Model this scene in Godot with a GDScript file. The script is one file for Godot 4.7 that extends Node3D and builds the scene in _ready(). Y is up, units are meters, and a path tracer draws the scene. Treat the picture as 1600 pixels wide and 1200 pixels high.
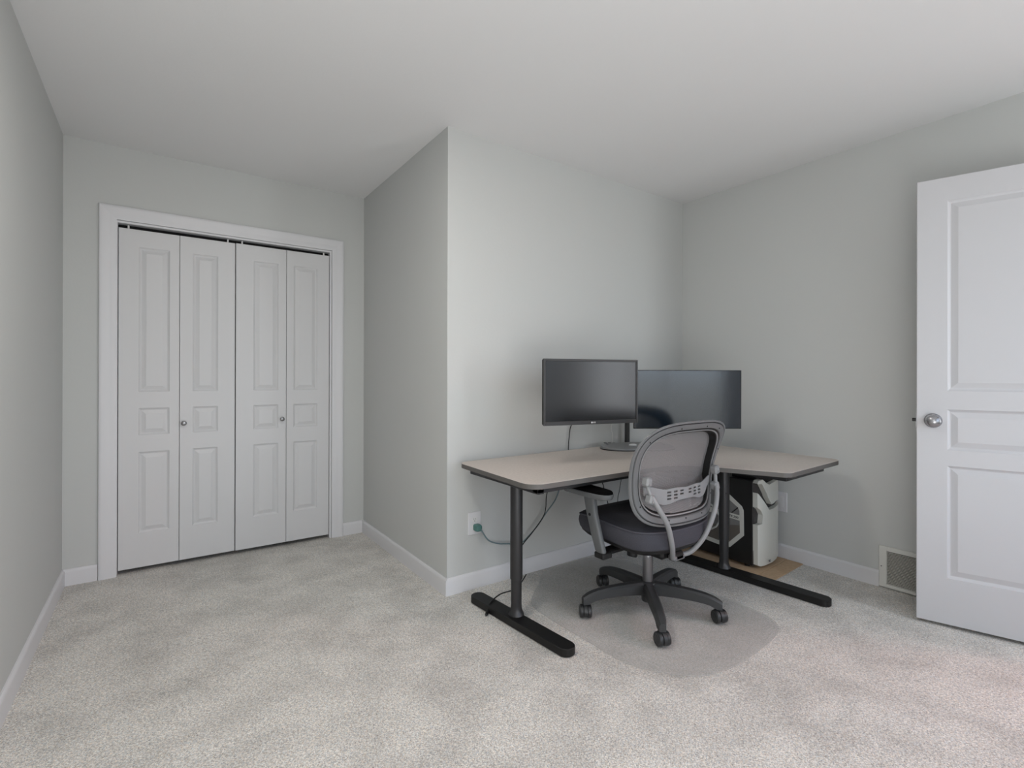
extends Node3D
# Small home office: grey walls, bifold closet, corner standing desk, two monitors, mesh chair.
# World: y up, metres. x = 0 is the right wall, z = 0 the wall behind the desk.

const FOCAL := 775.5        # pixels of a 1600 x 1200 frame
const CORNER_X := -1.9856   # outer corner between desk wall and closet recess
const CLOSET_Z := -1.2945
const LEFT_X := -3.6325
const NEAR_Z := 3.42
const H := 2.44

var M := {}

# ---------------------------------------------------------------- mesh builder
class Mb:
	var t := PackedVector3Array()          # triangles, counter-clockwise seen from outside
	var xf := Transform3D.IDENTITY

	func tri(a: Vector3, b: Vector3, c: Vector3) -> void:
		t.append(xf * a); t.append(xf * b); t.append(xf * c)

	func quad(a: Vector3, b: Vector3, c: Vector3, d: Vector3) -> void:
		tri(a, b, c); tri(a, c, d)

	func otri(o: Vector3, a: Vector3, b: Vector3, c: Vector3) -> void:   # turned to face away from o
		if (b - a).cross(c - a).dot((a + b + c) / 3.0 - o) < 0.0: tri(a, c, b)
		else: tri(a, b, c)

	func oquad(o: Vector3, a: Vector3, b: Vector3, c: Vector3, d: Vector3) -> void:
		if (c - a).cross(d - b).dot((a + b + c + d) / 4.0 - o) < 0.0: quad(a, d, c, b)
		else: quad(a, b, c, d)

	func box(c: Vector3, s: Vector3, bev := 0.0) -> Mb:      # box with chamfered edges
		var h := s * 0.5
		bev = minf(bev, minf(h.x, minf(h.y, h.z)) * 0.9)
		if bev <= 0.0:
			var k := []
			for i in 8: k.append(c + Vector3(h.x if i & 1 else -h.x, h.y if i & 2 else -h.y, h.z if i & 4 else -h.z))
			for f in [[0, 1, 3, 2], [4, 5, 7, 6], [0, 1, 5, 4], [2, 3, 7, 6], [0, 2, 6, 4], [1, 3, 7, 5]]:
				oquad(c, k[f[0]], k[f[1]], k[f[2]], k[f[3]])
			return self
		var g := h - Vector3.ONE * bev
		for ax in 3:
			var u := (ax + 1) % 3
			var v := (ax + 2) % 3
			for sg in [-1.0, 1.0]:
				var q := []
				for p in [[-1, -1], [1, -1], [1, 1], [-1, 1]]:
					var w := Vector3.ZERO
					w[ax] = sg * h[ax]; w[u] = p[0] * g[u]; w[v] = p[1] * g[v]
					q.append(c + w)
				oquad(c, q[0], q[1], q[2], q[3])
			for su in [-1.0, 1.0]:
				for sv in [-1.0, 1.0]:
					var e := []
					for p in [[-1.0, 0], [1.0, 0], [1.0, 1], [-1.0, 1]]:
						var w := Vector3.ZERO
						w[ax] = p[0] * g[ax]
						w[u] = su * (h[u] if p[1] == 0 else g[u]); w[v] = sv * (g[v] if p[1] == 0 else h[v])
						e.append(c + w)
					oquad(c, e[0], e[1], e[2], e[3])
		for i in 8:
			var sx := 1.0 if i & 1 else -1.0
			var sy := 1.0 if i & 2 else -1.0
			var sz := 1.0 if i & 4 else -1.0
			otri(c, c + Vector3(sx * h.x, sy * g.y, sz * g.z), c + Vector3(sx * g.x, sy * h.y, sz * g.z), c + Vector3(sx * g.x, sy * g.y, sz * h.z))
		return self

	func loft(loops: Array, cap0 := true, cap1 := true) -> Mb:   # closed loops of equal count, joined in order
		var mids := []
		for l in loops:
			var m := Vector3.ZERO
			for p in l: m += p
			mids.append(m / float(l.size()))
		var n: int = loops[0].size()
		for i in loops.size() - 1:
			var o: Vector3 = (mids[i] + mids[i + 1]) * 0.5
			for j in n:
				oquad(o, loops[i][j], loops[i][(j + 1) % n], loops[i + 1][(j + 1) % n], loops[i + 1][j])
		var last := loops.size() - 1
		if cap0:
			for j in n: otri(mids[0] + (mids[1] - mids[0]) * 0.5 + (mids[last] - mids[0]) * 0.01, mids[0], loops[0][j], loops[0][(j + 1) % n])
		if cap1:
			for j in n: otri(mids[last] + (mids[last - 1] - mids[last]) * 0.5 - (mids[last] - mids[0]) * 0.01, mids[last], loops[last][j], loops[last][(j + 1) % n])
		return self

	func tube(pts: Array, r, seg := 12, caps := true) -> Mb:     # r: one radius or one per point
		var loops := []
		var up := Vector3.ZERO
		for i in pts.size():
			var d: Vector3 = (pts[mini(i + 1, pts.size() - 1)] - pts[maxi(i - 1, 0)]).normalized()
			if up == Vector3.ZERO: up = Vector3.RIGHT if absf(d.x) < 0.8 else Vector3.UP
			var a := d.cross(up).normalized()
			up = a.cross(d)
			var rad: float = r[i] if r is Array else r
			var l := []
			for j in seg:
				var th := TAU * j / seg
				l.append(pts[i] + (a * cos(th) + up * sin(th)) * rad)
			loops.append(l)
		return loft(loops, caps, caps)

	func lathe(prof: Array, seg := 24) -> Mb:                     # prof: Vector2(radius, height) about local y
		var loops := []
		for p in prof:
			var l := []
			for j in seg: l.append(Vector3(p.x * cos(TAU * j / seg), p.y, p.x * sin(TAU * j / seg)))
			loops.append(l)
		return loft(loops)

	func prism(poly: PackedVector2Array, z0: float, z1: float, bev := 0.0) -> Mb:   # polygon in local xy, pushed along z
		if Geometry2D.is_polygon_clockwise(poly): poly.reverse()
		var n := poly.size()
		var inner := PackedVector2Array()
		for i in n:
			var a := (poly[i] - poly[(i + n - 1) % n]).normalized()
			var b := (poly[(i + 1) % n] - poly[i]).normalized()
			var m := Vector2(-a.y - b.y, a.x + b.x).normalized()
			inner.append(poly[i] + m * bev / maxf(0.35, m.dot(Vector2(-a.y, a.x))))
		var capp := inner if bev > 0.0 else poly
		var idx := Geometry2D.triangulate_polygon(capp)
		for k in range(0, idx.size(), 3):
			var a := capp[idx[k]]; var b := capp[idx[k + 1]]; var c := capp[idx[k + 2]]
			if (b - a).cross(c - a) < 0.0:
				var s := b; b = c; c = s
			tri(Vector3(a.x, a.y, z1), Vector3(b.x, b.y, z1), Vector3(c.x, c.y, z1))
			tri(Vector3(a.x, a.y, z0), Vector3(c.x, c.y, z0), Vector3(b.x, b.y, z0))
		for i in n:
			var p := poly[i]; var q := poly[(i + 1) % n]
			var pi := capp[i]; var qi := capp[(i + 1) % n]
			quad(Vector3(p.x, p.y, z0 + bev), Vector3(q.x, q.y, z0 + bev), Vector3(q.x, q.y, z1 - bev), Vector3(p.x, p.y, z1 - bev))
			if bev > 0.0:
				quad(Vector3(p.x, p.y, z1 - bev), Vector3(q.x, q.y, z1 - bev), Vector3(qi.x, qi.y, z1), Vector3(pi.x, pi.y, z1))
				quad(Vector3(pi.x, pi.y, z0), Vector3(qi.x, qi.y, z0), Vector3(q.x, q.y, z0 + bev), Vector3(p.x, p.y, z0 + bev))
		return self

	func mesh(crease := 38.0) -> ArrayMesh:                       # normals smoothed below the crease angle
		var n := t.size() / 3
		var fn := PackedVector3Array(); fn.resize(n)
		var un := PackedVector3Array(); un.resize(n)
		var at := {}
		for f in n:
			var c := (t[f * 3 + 1] - t[f * 3]).cross(t[f * 3 + 2] - t[f * 3])
			fn[f] = c; un[f] = c.normalized()
			for k in 3:
				var key := Vector3i((t[f * 3 + k] * 20000.0).round())
				if not at.has(key): at[key] = PackedInt32Array()
				at[key].append(f)
		var lim := cos(deg_to_rad(crease))
		var vs := PackedVector3Array(); var ns := PackedVector3Array()
		for f in n:
			if fn[f].length_squared() < 1e-18: continue
			for k in [0, 2, 1]:
				var p := t[f * 3 + k]
				var s := Vector3.ZERO
				for g in at[Vector3i((p * 20000.0).round())]:
					if un[g].dot(un[f]) > lim: s += fn[g]
				vs.append(p); ns.append(s.normalized() if s.length_squared() > 1e-20 else un[f])
		var arr := []; arr.resize(Mesh.ARRAY_MAX)
		arr[Mesh.ARRAY_VERTEX] = vs; arr[Mesh.ARRAY_NORMAL] = ns
		var m := ArrayMesh.new()
		m.add_surface_from_arrays(Mesh.PRIMITIVE_TRIANGLES, arr)
		return m

# ---------------------------------------------------------------- naming
var used := {}
func numbered(called: String) -> String:
	used[called] = used.get(called, -1) + 1
	return called if used[called] == 0 else "%s_%03d" % [called, used[called]]

func obj(called: String, mb: Mb, mat: Material, parent: Node = self, crease := 38.0) -> MeshInstance3D:
	return put(called, mb.mesh(crease), mat, parent)

func put(called: String, mesh: Mesh, mat: Material, parent: Node = self) -> MeshInstance3D:
	var o := MeshInstance3D.new()
	o.name = called
	if parent == self: o.name = numbered(called)
	o.mesh = mesh
	o.material_override = mat
	if parent != self:
		var base := called; var k := 0
		while parent.get_children().any(func(c): return c.name == o.name):
			k += 1
			o.name = "%s_%03d" % [base, k]
	parent.add_child(o, true)
	return o

func thing(called: String, label: String, category: String, at := Vector3.ZERO, turn := 0.0, group := "") -> Node3D:
	var o := Node3D.new()
	o.name = numbered(called)
	o.position = at; o.rotation.y = turn
	add_child(o)
	tag(o, label, category, group)
	return o

func tag(o: Node, label: String, category: String, group := "", kind := "") -> Node:
	o.set_meta("label", label); o.set_meta("category", category)
	if group: o.set_meta("group", group)
	if kind: o.set_meta("kind", kind)
	return o

func mb() -> Mb: return Mb.new()

func smooth(pts: Array, n := 8) -> Array:     # Catmull-Rom through the points
	var out := []
	for i in pts.size() - 1:
		var p0 = pts[maxi(i - 1, 0)]; var p1 = pts[i]; var p2 = pts[i + 1]; var p3 = pts[mini(i + 2, pts.size() - 1)]
		for k in n:
			var s := float(k) / n
			out.append(0.5 * ((2.0 * p1) + (p2 - p0) * s + (2.0 * p0 - 5.0 * p1 + 4.0 * p2 - p3) * s * s + (3.0 * p1 - p0 - 3.0 * p2 + p3) * s * s * s))
	out.append(pts[pts.size() - 1])
	return out

func closed_smooth(pts: Array, n := 6) -> PackedVector2Array:
	var out := PackedVector2Array()
	var c := pts.size()
	for i in c:
		var p0 = pts[(i + c - 1) % c]; var p1 = pts[i]; var p2 = pts[(i + 1) % c]; var p3 = pts[(i + 2) % c]
		for k in n:
			var s := float(k) / n
			out.append(0.5 * ((2.0 * p1) + (p2 - p0) * s + (2.0 * p0 - 5.0 * p1 + 4.0 * p2 - p3) * s * s + (3.0 * p1 - p0 - 3.0 * p2 + p3) * s * s * s))
	return out

func rounded(poly: Array, radii: Array, n := 7) -> PackedVector2Array:   # polygon with rounded corners
	var out := PackedVector2Array()
	var c := poly.size()
	for i in c:
		var p: Vector2 = poly[i]
		var a: Vector2 = (poly[(i + c - 1) % c] - p).normalized()
		var b: Vector2 = (poly[(i + 1) % c] - p).normalized()
		var r: float = radii[i]
		if r <= 0.0: out.append(p); continue
		var half := a.angle_to(b) * 0.5
		var cut := r / absf(tan(half))
		var mid := (a + b).normalized()
		var o := p + mid * r / absf(sin(half))
		var s := p + a * cut - o; var e := p + b * cut - o
		var sweep := s.angle_to(e)
		for k in n + 1: out.append(o + s.rotated(sweep * k / n))
	return out

func rrect(w: float, h: float, r: float, n := 6) -> PackedVector2Array:
	return rounded([Vector2(-w / 2, -h / 2), Vector2(w / 2, -h / 2), Vector2(w / 2, h / 2), Vector2(-w / 2, h / 2)], [r, r, r, r], n)

func turned(o: Vector3, x: Vector3, y: Vector3, z: Vector3) -> Transform3D:
	return Transform3D(Basis(x, y, z), o)

# ---------------------------------------------------------------- materials
func mat(c: Color, rough := 0.6, metal := 0.0) -> StandardMaterial3D:
	var m := StandardMaterial3D.new()
	m.albedo_color = c; m.roughness = rough; m.metallic = metal
	return m

func noise_tex(seed_: int, size: int, freq: float, lo: Color, hi: Color, oct := 3) -> ImageTexture:
	var f := FastNoiseLite.new()
	f.seed = seed_; f.frequency = freq; f.fractal_octaves = oct
	f.noise_type = FastNoiseLite.TYPE_SIMPLEX_SMOOTH
	var im := f.get_seamless_image(size, size)
	im.convert(Image.FORMAT_RGB8)
	var d := im.get_data()
	var out := PackedByteArray(); out.resize(d.size())
	for i in range(0, d.size(), 3):
		var v := d[i] / 255.0
		var c := lo.lerp(hi, v)
		out[i] = int(minf(c.r, 1.0) * 255.0); out[i + 1] = int(minf(c.g, 1.0) * 255.0); out[i + 2] = int(minf(c.b, 1.0) * 255.0)
	return ImageTexture.create_from_image(Image.create_from_data(size, size, false, Image.FORMAT_RGB8, out))

func carpet_tex() -> ImageTexture:     # yarn tips: two layers of random speckle, some tips darker, some browner
	var rng := RandomNumberGenerator.new(); rng.seed = 77
	var layers := []
	for n in [230, 460]:
		var d := PackedByteArray(); d.resize(n * n * 3)
		for i in range(0, n * n * 3, 3):
			var v := 216.0 + rng.randfn(0.0, 30.0 if n == 230 else 44.0)
			var w := rng.randfn(0.0, 6.0)
			d[i] = clampi(int(v + w), 40, 255); d[i + 1] = clampi(int(v), 40, 255); d[i + 2] = clampi(int(v - w), 40, 255)
		var im := Image.create_from_data(n, n, false, Image.FORMAT_RGB8, d)
		im.resize(1150, 1150, Image.INTERPOLATE_CUBIC)
		layers.append(im.get_data())
	var out: PackedByteArray = layers[0]
	var o2: PackedByteArray = layers[1]
	for i in out.size(): out[i] = (out[i] + o2[i]) / 2
	return ImageTexture.create_from_image(Image.create_from_data(1150, 1150, false, Image.FORMAT_RGB8, out))

func triplanar(m: StandardMaterial3D, scale: float, world := true) -> StandardMaterial3D:
	m.uv1_triplanar = true; m.uv1_world_triplanar = world
	m.uv1_scale = Vector3.ONE * scale
	return m

func make_materials() -> void:
	var plaster := noise_tex(11, 512, 0.06, Color(0.35, 0.35, 0.35), Color(0.65, 0.65, 0.65), 4)
	M.wall = triplanar(mat(Color(0.775, 0.782, 0.775), 0.75), 1.6)
	M.wall.heightmap_enabled = true; M.wall.heightmap_texture = plaster; M.wall.heightmap_scale = 0.05
	M.ceiling = triplanar(mat(Color(0.885, 0.885, 0.885), 0.9), 1.6)
	M.ceiling.heightmap_enabled = true; M.ceiling.heightmap_texture = plaster; M.ceiling.heightmap_scale = 0.05
	M.trim = mat(Color(0.85, 0.85, 0.86), 0.42)
	M.door = mat(Color(0.82, 0.82, 0.825), 0.42)
	M.entry = mat(Color(0.77, 0.77, 0.78), 0.42)
	M.dark = mat(Color(0.03, 0.03, 0.03), 0.9)
	# carpet: fine speckle of yarn tips
	var g := carpet_tex()
	M.carpet = triplanar(mat(Color(1.0, 0.985, 0.96), 1.0), 1.3)
	M.carpet.albedo_texture = g
	M.carpet.vertex_color_use_as_albedo = true
	M.carpet.heightmap_enabled = true; M.carpet.heightmap_texture = g; M.carpet.heightmap_scale = 0.35
	M.carpet.metallic_specular = 0.15
	# desk
	var dg := noise_tex(21, 512, 0.05, Color(0.94, 0.94, 0.94), Color(1, 1, 1), 4)
	M.desktop = triplanar(mat(Color(0.80, 0.765, 0.735), 0.5), 2.0); M.desktop.albedo_texture = dg
	M.desk_edge = mat(Color(0.36, 0.35, 0.34), 0.55)
	M.steel = mat(Color(0.24, 0.24, 0.245), 0.38, 0.6)
	M.foot = mat(Color(0.045, 0.043, 0.043), 0.5, 0.1)
	# monitors
	M.bezel = mat(Color(0.20, 0.20, 0.20), 0.45)
	M.black = mat(Color(0.045, 0.045, 0.048), 0.55)
	M.screen = mat(Color(0.035, 0.035, 0.036), 0.26)
	M.screen_blue_reflection = mat(Color(0.045, 0.09, 0.13), 0.13)  # blue of the reflected window put into the screen colour
	M.screen.metallic_specular = 0.52
	M.screen_blue_reflection.metallic_specular = 0.86
	M.pale = mat(Color(0.86, 0.86, 0.86), 0.5)
	# chair
	M.frame = mat(Color(0.41, 0.415, 0.42), 0.42)
	M.frame_dark = mat(Color(0.05, 0.05, 0.052), 0.6)
	M.frame_light = mat(Color(0.53, 0.535, 0.54), 0.4)
	M.mesh = mat(Color(0.50, 0.49, 0.49), 0.7)
	M.base = mat(Color(0.20, 0.205, 0.21), 0.5)
	M.wheel = mat(Color(0.16, 0.165, 0.17), 0.4)
	M.chrome = mat(Color(0.50, 0.50, 0.51), 0.3, 0.85)
	var fab := noise_tex(31, 256, 0.25, Color(0.35, 0.35, 0.35), Color(1, 1, 1), 2)
	M.fabric = triplanar(mat(Color(0.21, 0.21, 0.25), 0.85), 6.0); M.fabric.albedo_texture = fab
	M.fabric.rim_enabled = true; M.fabric.rim = 0.25
	M.fabric_side = triplanar(mat(Color(0.36, 0.36, 0.40), 0.85), 6.0); M.fabric_side.albedo_texture = fab
	M.key = mat(Color(0.40, 0.405, 0.415), 0.5)
	M.piping = mat(Color(0.27, 0.27, 0.30), 0.8)
	M.arm = mat(Color(0.35, 0.36, 0.365), 0.45)
	M.pad = mat(Color(0.02, 0.02, 0.022), 0.95)
	M.pad.metallic_specular = 0.2
	# computer
	M.case_black = mat(Color(0.10, 0.10, 0.10), 0.5)
	M.case_white = mat(Color(0.83, 0.83, 0.80), 0.4)
	M.case_glass = mat(Color(0.50, 0.495, 0.49), 0.25)
	M.slot = mat(Color(0.21, 0.20, 0.20), 0.5)
	var cb := noise_tex(41, 512, 0.03, Color(0.92, 0.91, 0.9), Color(1, 1, 1), 4)
	M.cardboard = triplanar(mat(Color(0.79, 0.68, 0.555), 0.9), 2.0); M.cardboard.albedo_texture = cb
	M.vinyl = mat(Color(0.84, 0.835, 0.825, 0.27), 0.4)
	M.vinyl.transparency = BaseMaterial3D.TRANSPARENCY_ALPHA
	M.teal = mat(Color(0.30, 0.47, 0.45), 0.55)
	M.teal_cord = mat(Color(0.42, 0.50, 0.52), 0.5)
	M.cord = mat(Color(0.05, 0.05, 0.05), 0.5)
	M.white_cord = mat(Color(0.85, 0.85, 0.84), 0.5)
	M.nickel = mat(Color(0.62, 0.62, 0.63), 0.25, 0.9)
	M.vent = mat(Color(0.84, 0.84, 0.82), 0.45)
	M.glass = mat(Color(0.95, 0.97, 1.0, 0.06), 0.02)
	M.glass.transparency = BaseMaterial3D.TRANSPARENCY_ALPHA
	M.lamp = mat(Color(0.95, 0.95, 0.93), 0.5)
	M.lamp.emission_enabled = true; M.lamp.emission = Color(1.0, 0.97, 0.92); M.lamp.emission_energy_multiplier = 1.5
	M.warm_lamp = M.lamp.duplicate(); M.warm_lamp.emission = Color(1.0, 0.75, 0.62)

# ---------------------------------------------------------------- scene
func _ready() -> void:
	setup_camera_and_light()
	make_materials()
	build_room()
	build_closet()
	build_entry_door()
	build_unseen_windows()
	build_vent()
	build_outlets()
	build_desk()
	build_monitors()
	build_desk_items()
	build_computer()
	build_mat()
	build_chair()
	build_cords()

func setup_camera_and_light() -> void:
	var cam := Camera3D.new()
	cam.name = "camera"
	var near := 0.05
	cam.keep_aspect = Camera3D.KEEP_HEIGHT
	cam.set_frustum(2.0 * near * 600.0 / FOCAL, Vector2(0.0, -(600.0 - 587.98) / FOCAL * near), near, 60.0)
	cam.transform = Transform3D(Basis(Vector3(0.8149, 0.0022, 0.5795), Vector3(-0.0022, 1.0, -0.0006), Vector3(-0.5795, -0.0008, 0.8149)).orthonormalized(), Vector3(-3.2073, 1.1376, 2.2982))
	add_child(cam)
	cam.current = true

	var sky_mat := ProceduralSkyMaterial.new()
	sky_mat.sky_top_color = Color(0.50, 0.62, 0.78)
	sky_mat.sky_horizon_color = Color(0.74, 0.82, 0.89)
	sky_mat.ground_bottom_color = Color(0.42, 0.43, 0.40)
	sky_mat.ground_horizon_color = Color(0.66, 0.68, 0.68)
	var sky := Sky.new()
	sky.sky_material = sky_mat
	var env := Environment.new()
	env.background_mode = Environment.BG_SKY
	env.sky = sky
	env.background_energy_multiplier = 3.2
	env.tonemap_mode = Environment.TONE_MAPPER_LINEAR
	env.tonemap_exposure = 1.02
	env.sdfgi_enabled = true
	env.ssao_enabled = true
	env.ssil_enabled = true
	var we := WorldEnvironment.new()
	we.name = "environment"
	we.environment = env
	add_child(we)

	# daylight from unseen windows behind the camera, placed to light the room
	var day := AreaLight3D.new()
	day.name = "unseen_window_daylight"
	day.area_size = Vector2(1.3, 1.55)
	day.position = Vector3(-1.81, 1.32, NEAR_Z - 0.01)
	day.light_color = Color(0.97, 0.985, 1.0)
	day.light_energy = 0.5
	day.area_normalize_energy = true
	day.area_range = 20.0
	day.shadow_enabled = true
	add_child(day)
	var day2 := AreaLight3D.new()
	day2.name = "unseen_narrow_window_daylight"  # window out of view, placed to light the floor under the desk
	day2.area_size = Vector2(0.48, 1.5)
	day2.position = Vector3(-0.36, 1.32, NEAR_Z - 0.01)
	day2.light_color = Color(0.97, 0.985, 1.0)
	day2.light_energy = 1.5
	day2.area_normalize_energy = true
	day2.area_range = 20.0
	day2.shadow_enabled = true
	add_child(day2)
	# unseen ceiling lamp, out of view, placed to light the closet side
	var lamp := AreaLight3D.new()
	lamp.name = "unseen_ceiling_lamp_light"
	lamp.look_at_from_position(Vector3(-2.9, H - 0.12, 0.95), Vector3(-2.85, 0, 0.75), Vector3.FORWARD)
	lamp.area_size = Vector2(0.32, 0.32)
	lamp.light_energy = 1.25
	lamp.light_color = Color(1.0, 0.985, 0.96)
	lamp.area_normalize_energy = true
	lamp.area_range = 20.0
	lamp.shadow_enabled = true
	add_child(lamp)
	# added fill panel behind the camera, brightens the ceiling and under the desk
	var bounce := AreaLight3D.new()
	bounce.name = "added_fill_panel"
	bounce.look_at_from_position(Vector3(-2.75, 0.5, 2.7), Vector3(-2.6, 1.75, 1.5), Vector3.BACK)
	bounce.area_size = Vector2(1.6, 0.9)
	bounce.light_energy = 2.1
	bounce.area_normalize_energy = true
	bounce.area_range = 20.0
	bounce.shadow_enabled = true
	add_child(bounce)
	# unseen flash above and right of the lens, placed for the monitor shadow
	var flash := OmniLight3D.new()
	flash.name = "unseen_flash"
	flash.position = Vector3(-2.95, 1.5, 2.5)
	flash.light_energy = 0.27
	flash.light_size = 0.2
	flash.omni_range = 20.0
	flash.omni_attenuation = 2.0
	flash.shadow_enabled = true
	add_child(flash)

func omni(at: Vector3, e: float, c: Color, size: float) -> void:
	var l := OmniLight3D.new()
	l.name = numbered("unseen_lamp_light")
	l.position = at; l.light_energy = e; l.light_color = c; l.light_size = size
	l.omni_range = 20.0; l.omni_attenuation = 2.0; l.shadow_enabled = true
	add_child(l)

func struct(called: String, m: Mb, material: Material, label: String, category: String) -> MeshInstance3D:
	var o := obj(called, m, material)
	tag(o, label, category, "", "structure")
	return o

func slab(m: Mb, x0: float, x1: float, y0: float, y1: float, z0: float, z1: float, bev := 0.0) -> Mb:
	return m.box(Vector3(x0 + x1, y0 + y1, z0 + z1) * 0.5, Vector3(absf(x1 - x0), absf(y1 - y0), absf(z1 - z0)), bev)

func build_room() -> void:
	# floor: a grid whose vertices carry the trodden, brushed mottling of the pile
	var f := FastNoiseLite.new(); f.seed = 3; f.frequency = 3.2; f.fractal_octaves = 5; f.fractal_gain = 0.6
	var f2 := FastNoiseLite.new(); f2.seed = 9; f2.frequency = 0.9; f2.fractal_octaves = 2
	var st := SurfaceTool.new()
	st.begin(Mesh.PRIMITIVE_TRIANGLES)
	var x0 := LEFT_X - 0.1; var z0 := CLOSET_Z - 0.75
	var step := 0.035
	var nx := int((1.6 - x0) / step); var nz := int((NEAR_Z + 0.1 - z0) / step)
	for j in nz + 1:
		for i in nx + 1:
			var p := Vector3(x0 + i * step, 0, z0 + j * step)
			var v := f.get_noise_2d(p.x, p.z) * 0.26 + f2.get_noise_2d(p.x, p.z) * 0.05
			var c := clampf(0.93 + v, 0.7, 1.0)
			st.set_color(Color(c, c, c)); st.set_normal(Vector3.UP); st.add_vertex(p)
	for j in nz:
		for i in nx:
			var a := j * (nx + 1) + i
			for k in [a, a + 1, a + nx + 2, a, a + nx + 2, a + nx + 1]: st.add_index(k)
	var fl := put("floor", st.commit(), M.carpet)
	tag(fl, "light grey speckled wall-to-wall carpet", "carpet", "", "structure")
	var sub := slab(mb(), x0, 1.6, -0.15, -0.005, z0, NEAR_Z + 0.1)
	struct("trim_subfloor", sub, M.dark, "subfloor under the carpet", "subfloor")

	struct("ceiling", slab(mb(), LEFT_X - 0.1, 1.6, H, H + 0.12, CLOSET_Z - 0.75, NEAR_Z + 0.1), M.ceiling, "plain flat off-white ceiling over the whole room", "ceiling")
	struct("wall_left", slab(mb(), LEFT_X - 0.1, LEFT_X, 0, H, CLOSET_Z - 0.75, NEAR_Z), M.wall, "bare grey wall at the left edge, beside the closet", "wall")
	# desk wall and the side of the closet recess are one corner block
	var cb := slab(mb(), CORNER_X, CORNER_X + 0.12, 0, H, CLOSET_Z - 0.72, -0.12)
	slab(cb, CORNER_X, 0.1, 0, H, -0.12, 0)
	struct("wall_far", cb, M.wall, "grey wall behind the desk with its outside corner", "wall")
	# right wall with the doorway beyond the open door
	var rw := slab(mb(), 0, 0.12, 0, H, 0, 2.29)
	slab(rw, 0, 0.12, 2.07, H, 2.29, 3.12)
	slab(rw, 0, 0.12, 0, H, 3.12, NEAR_Z)
	struct("wall_right", rw, M.wall, "grey wall on the right behind the open white door", "wall")
	# unseen wall behind the camera, window openings placed for screen reflections
	var bw := slab(mb(), LEFT_X - 0.1, -2.5, 0, H, NEAR_Z, NEAR_Z + 0.15)
	slab(bw, -1.12, -0.62, 0, H, NEAR_Z, NEAR_Z + 0.15)
	slab(bw, -0.10, 0.12, 0, H, NEAR_Z, NEAR_Z + 0.15)
	for k in [[-2.5, -1.12], [-0.62, -0.10]]:
		slab(bw, k[0], k[1], 0, 0.5, NEAR_Z, NEAR_Z + 0.15)
		slab(bw, k[0], k[1], 2.15, H, NEAR_Z, NEAR_Z + 0.15)
	struct("wall_near", bw, M.wall, "grey wall with two unseen windows, behind the viewer", "wall")
	# unseen hallway beyond the doorway, houses the warm lamp
	var hw := slab(mb(), 1.4, 1.5, 0, H, 1.7, NEAR_Z + 0.1)
	slab(hw, 0.12, 1.4, 0, H, 1.7, 1.8)
	slab(hw, 0.12, 1.4, 0, H, NEAR_Z, NEAR_Z + 0.1)
	struct("wall_hallway", hw, M.wall, "grey walls of the unseen hallway outside the doorway", "wall")

	# baseboards
	var bh := 0.088; var bt := 0.013
	baseboard("baseboard_left", Vector3(LEFT_X, 0, CLOSET_Z), Vector3(LEFT_X, 0, NEAR_Z), Vector3(1, 0, 0), bh, bt, "white baseboard along the left wall")
	var r := bb(Vector3(LEFT_X, 0, CLOSET_Z), Vector3(-3.484, 0, CLOSET_Z), Vector3(0, 0, 1), bh, bt, mb())
	bb(Vector3(-2.135, 0, CLOSET_Z), Vector3(CORNER_X - bt, 0, CLOSET_Z), Vector3(0, 0, 1), bh, bt, r)
	struct("baseboard_closet", r, M.trim, "short white baseboards either side of the closet casing", "baseboard")
	baseboard("baseboard_recess", Vector3(CORNER_X, 0, CLOSET_Z), Vector3(CORNER_X, 0, bt), Vector3(-1, 0, 0), bh, bt, "white baseboard along the recess wall right of the closet")
	baseboard("baseboard_far", Vector3(CORNER_X, 0, 0), Vector3(-bt, 0, 0), Vector3(0, 0, 1), bh, bt, "white baseboard on the wall behind the desk")
	var q := bb(Vector3(0, 0, 0), Vector3(0, 0, 1.254), Vector3(-1, 0, 0), bh, bt, mb())
	bb(Vector3(0, 0, 1.63), Vector3(0, 0, 2.22), Vector3(-1, 0, 0), bh, bt, q)
	struct("baseboard_right", q, M.trim, "white baseboard on the right wall beside the vent", "baseboard")

	# unseen lamps, out of view
	var lamp := thing("unseen_ceiling_lamp", "unseen round ceiling lamp with a white glass dome, placed to light the closet side", "lamp", Vector3(-2.9, H, 0.95))
	obj("lamp_base", mb().lathe([Vector2(0.0, -0.001), Vector2(0.17, -0.001), Vector2(0.17, -0.03), Vector2(0.0, -0.03)]), M.nickel, lamp)
	obj("lamp_shade", mb().lathe([Vector2(0.0, -0.03), Vector2(0.16, -0.03), Vector2(0.155, -0.06), Vector2(0.12, -0.09), Vector2(0.06, -0.108), Vector2(0.0, -0.113)]), M.lamp, lamp)
	var hl := thing("unseen_hallway_lamp", "unseen round warm ceiling lamp in the hallway, placed to tint the carpet by the door", "lamp", Vector3(0.55, H, 3.1))
	obj("lamp_base", mb().lathe([Vector2(0.0, -0.001), Vector2(0.14, -0.001), Vector2(0.14, -0.03), Vector2(0.0, -0.03)]), M.nickel, hl)
	obj("lamp_shade", mb().lathe([Vector2(0.0, -0.03), Vector2(0.13, -0.03), Vector2(0.125, -0.06), Vector2(0.08, -0.09), Vector2(0.0, -0.1)]), M.warm_lamp, hl)
	omni(Vector3(0.55, H - 0.2, 3.1), 1.05, Color(1.0, 0.70, 0.68), 0.1)  # out of view, placed to throw a warm tint on the carpet

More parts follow.
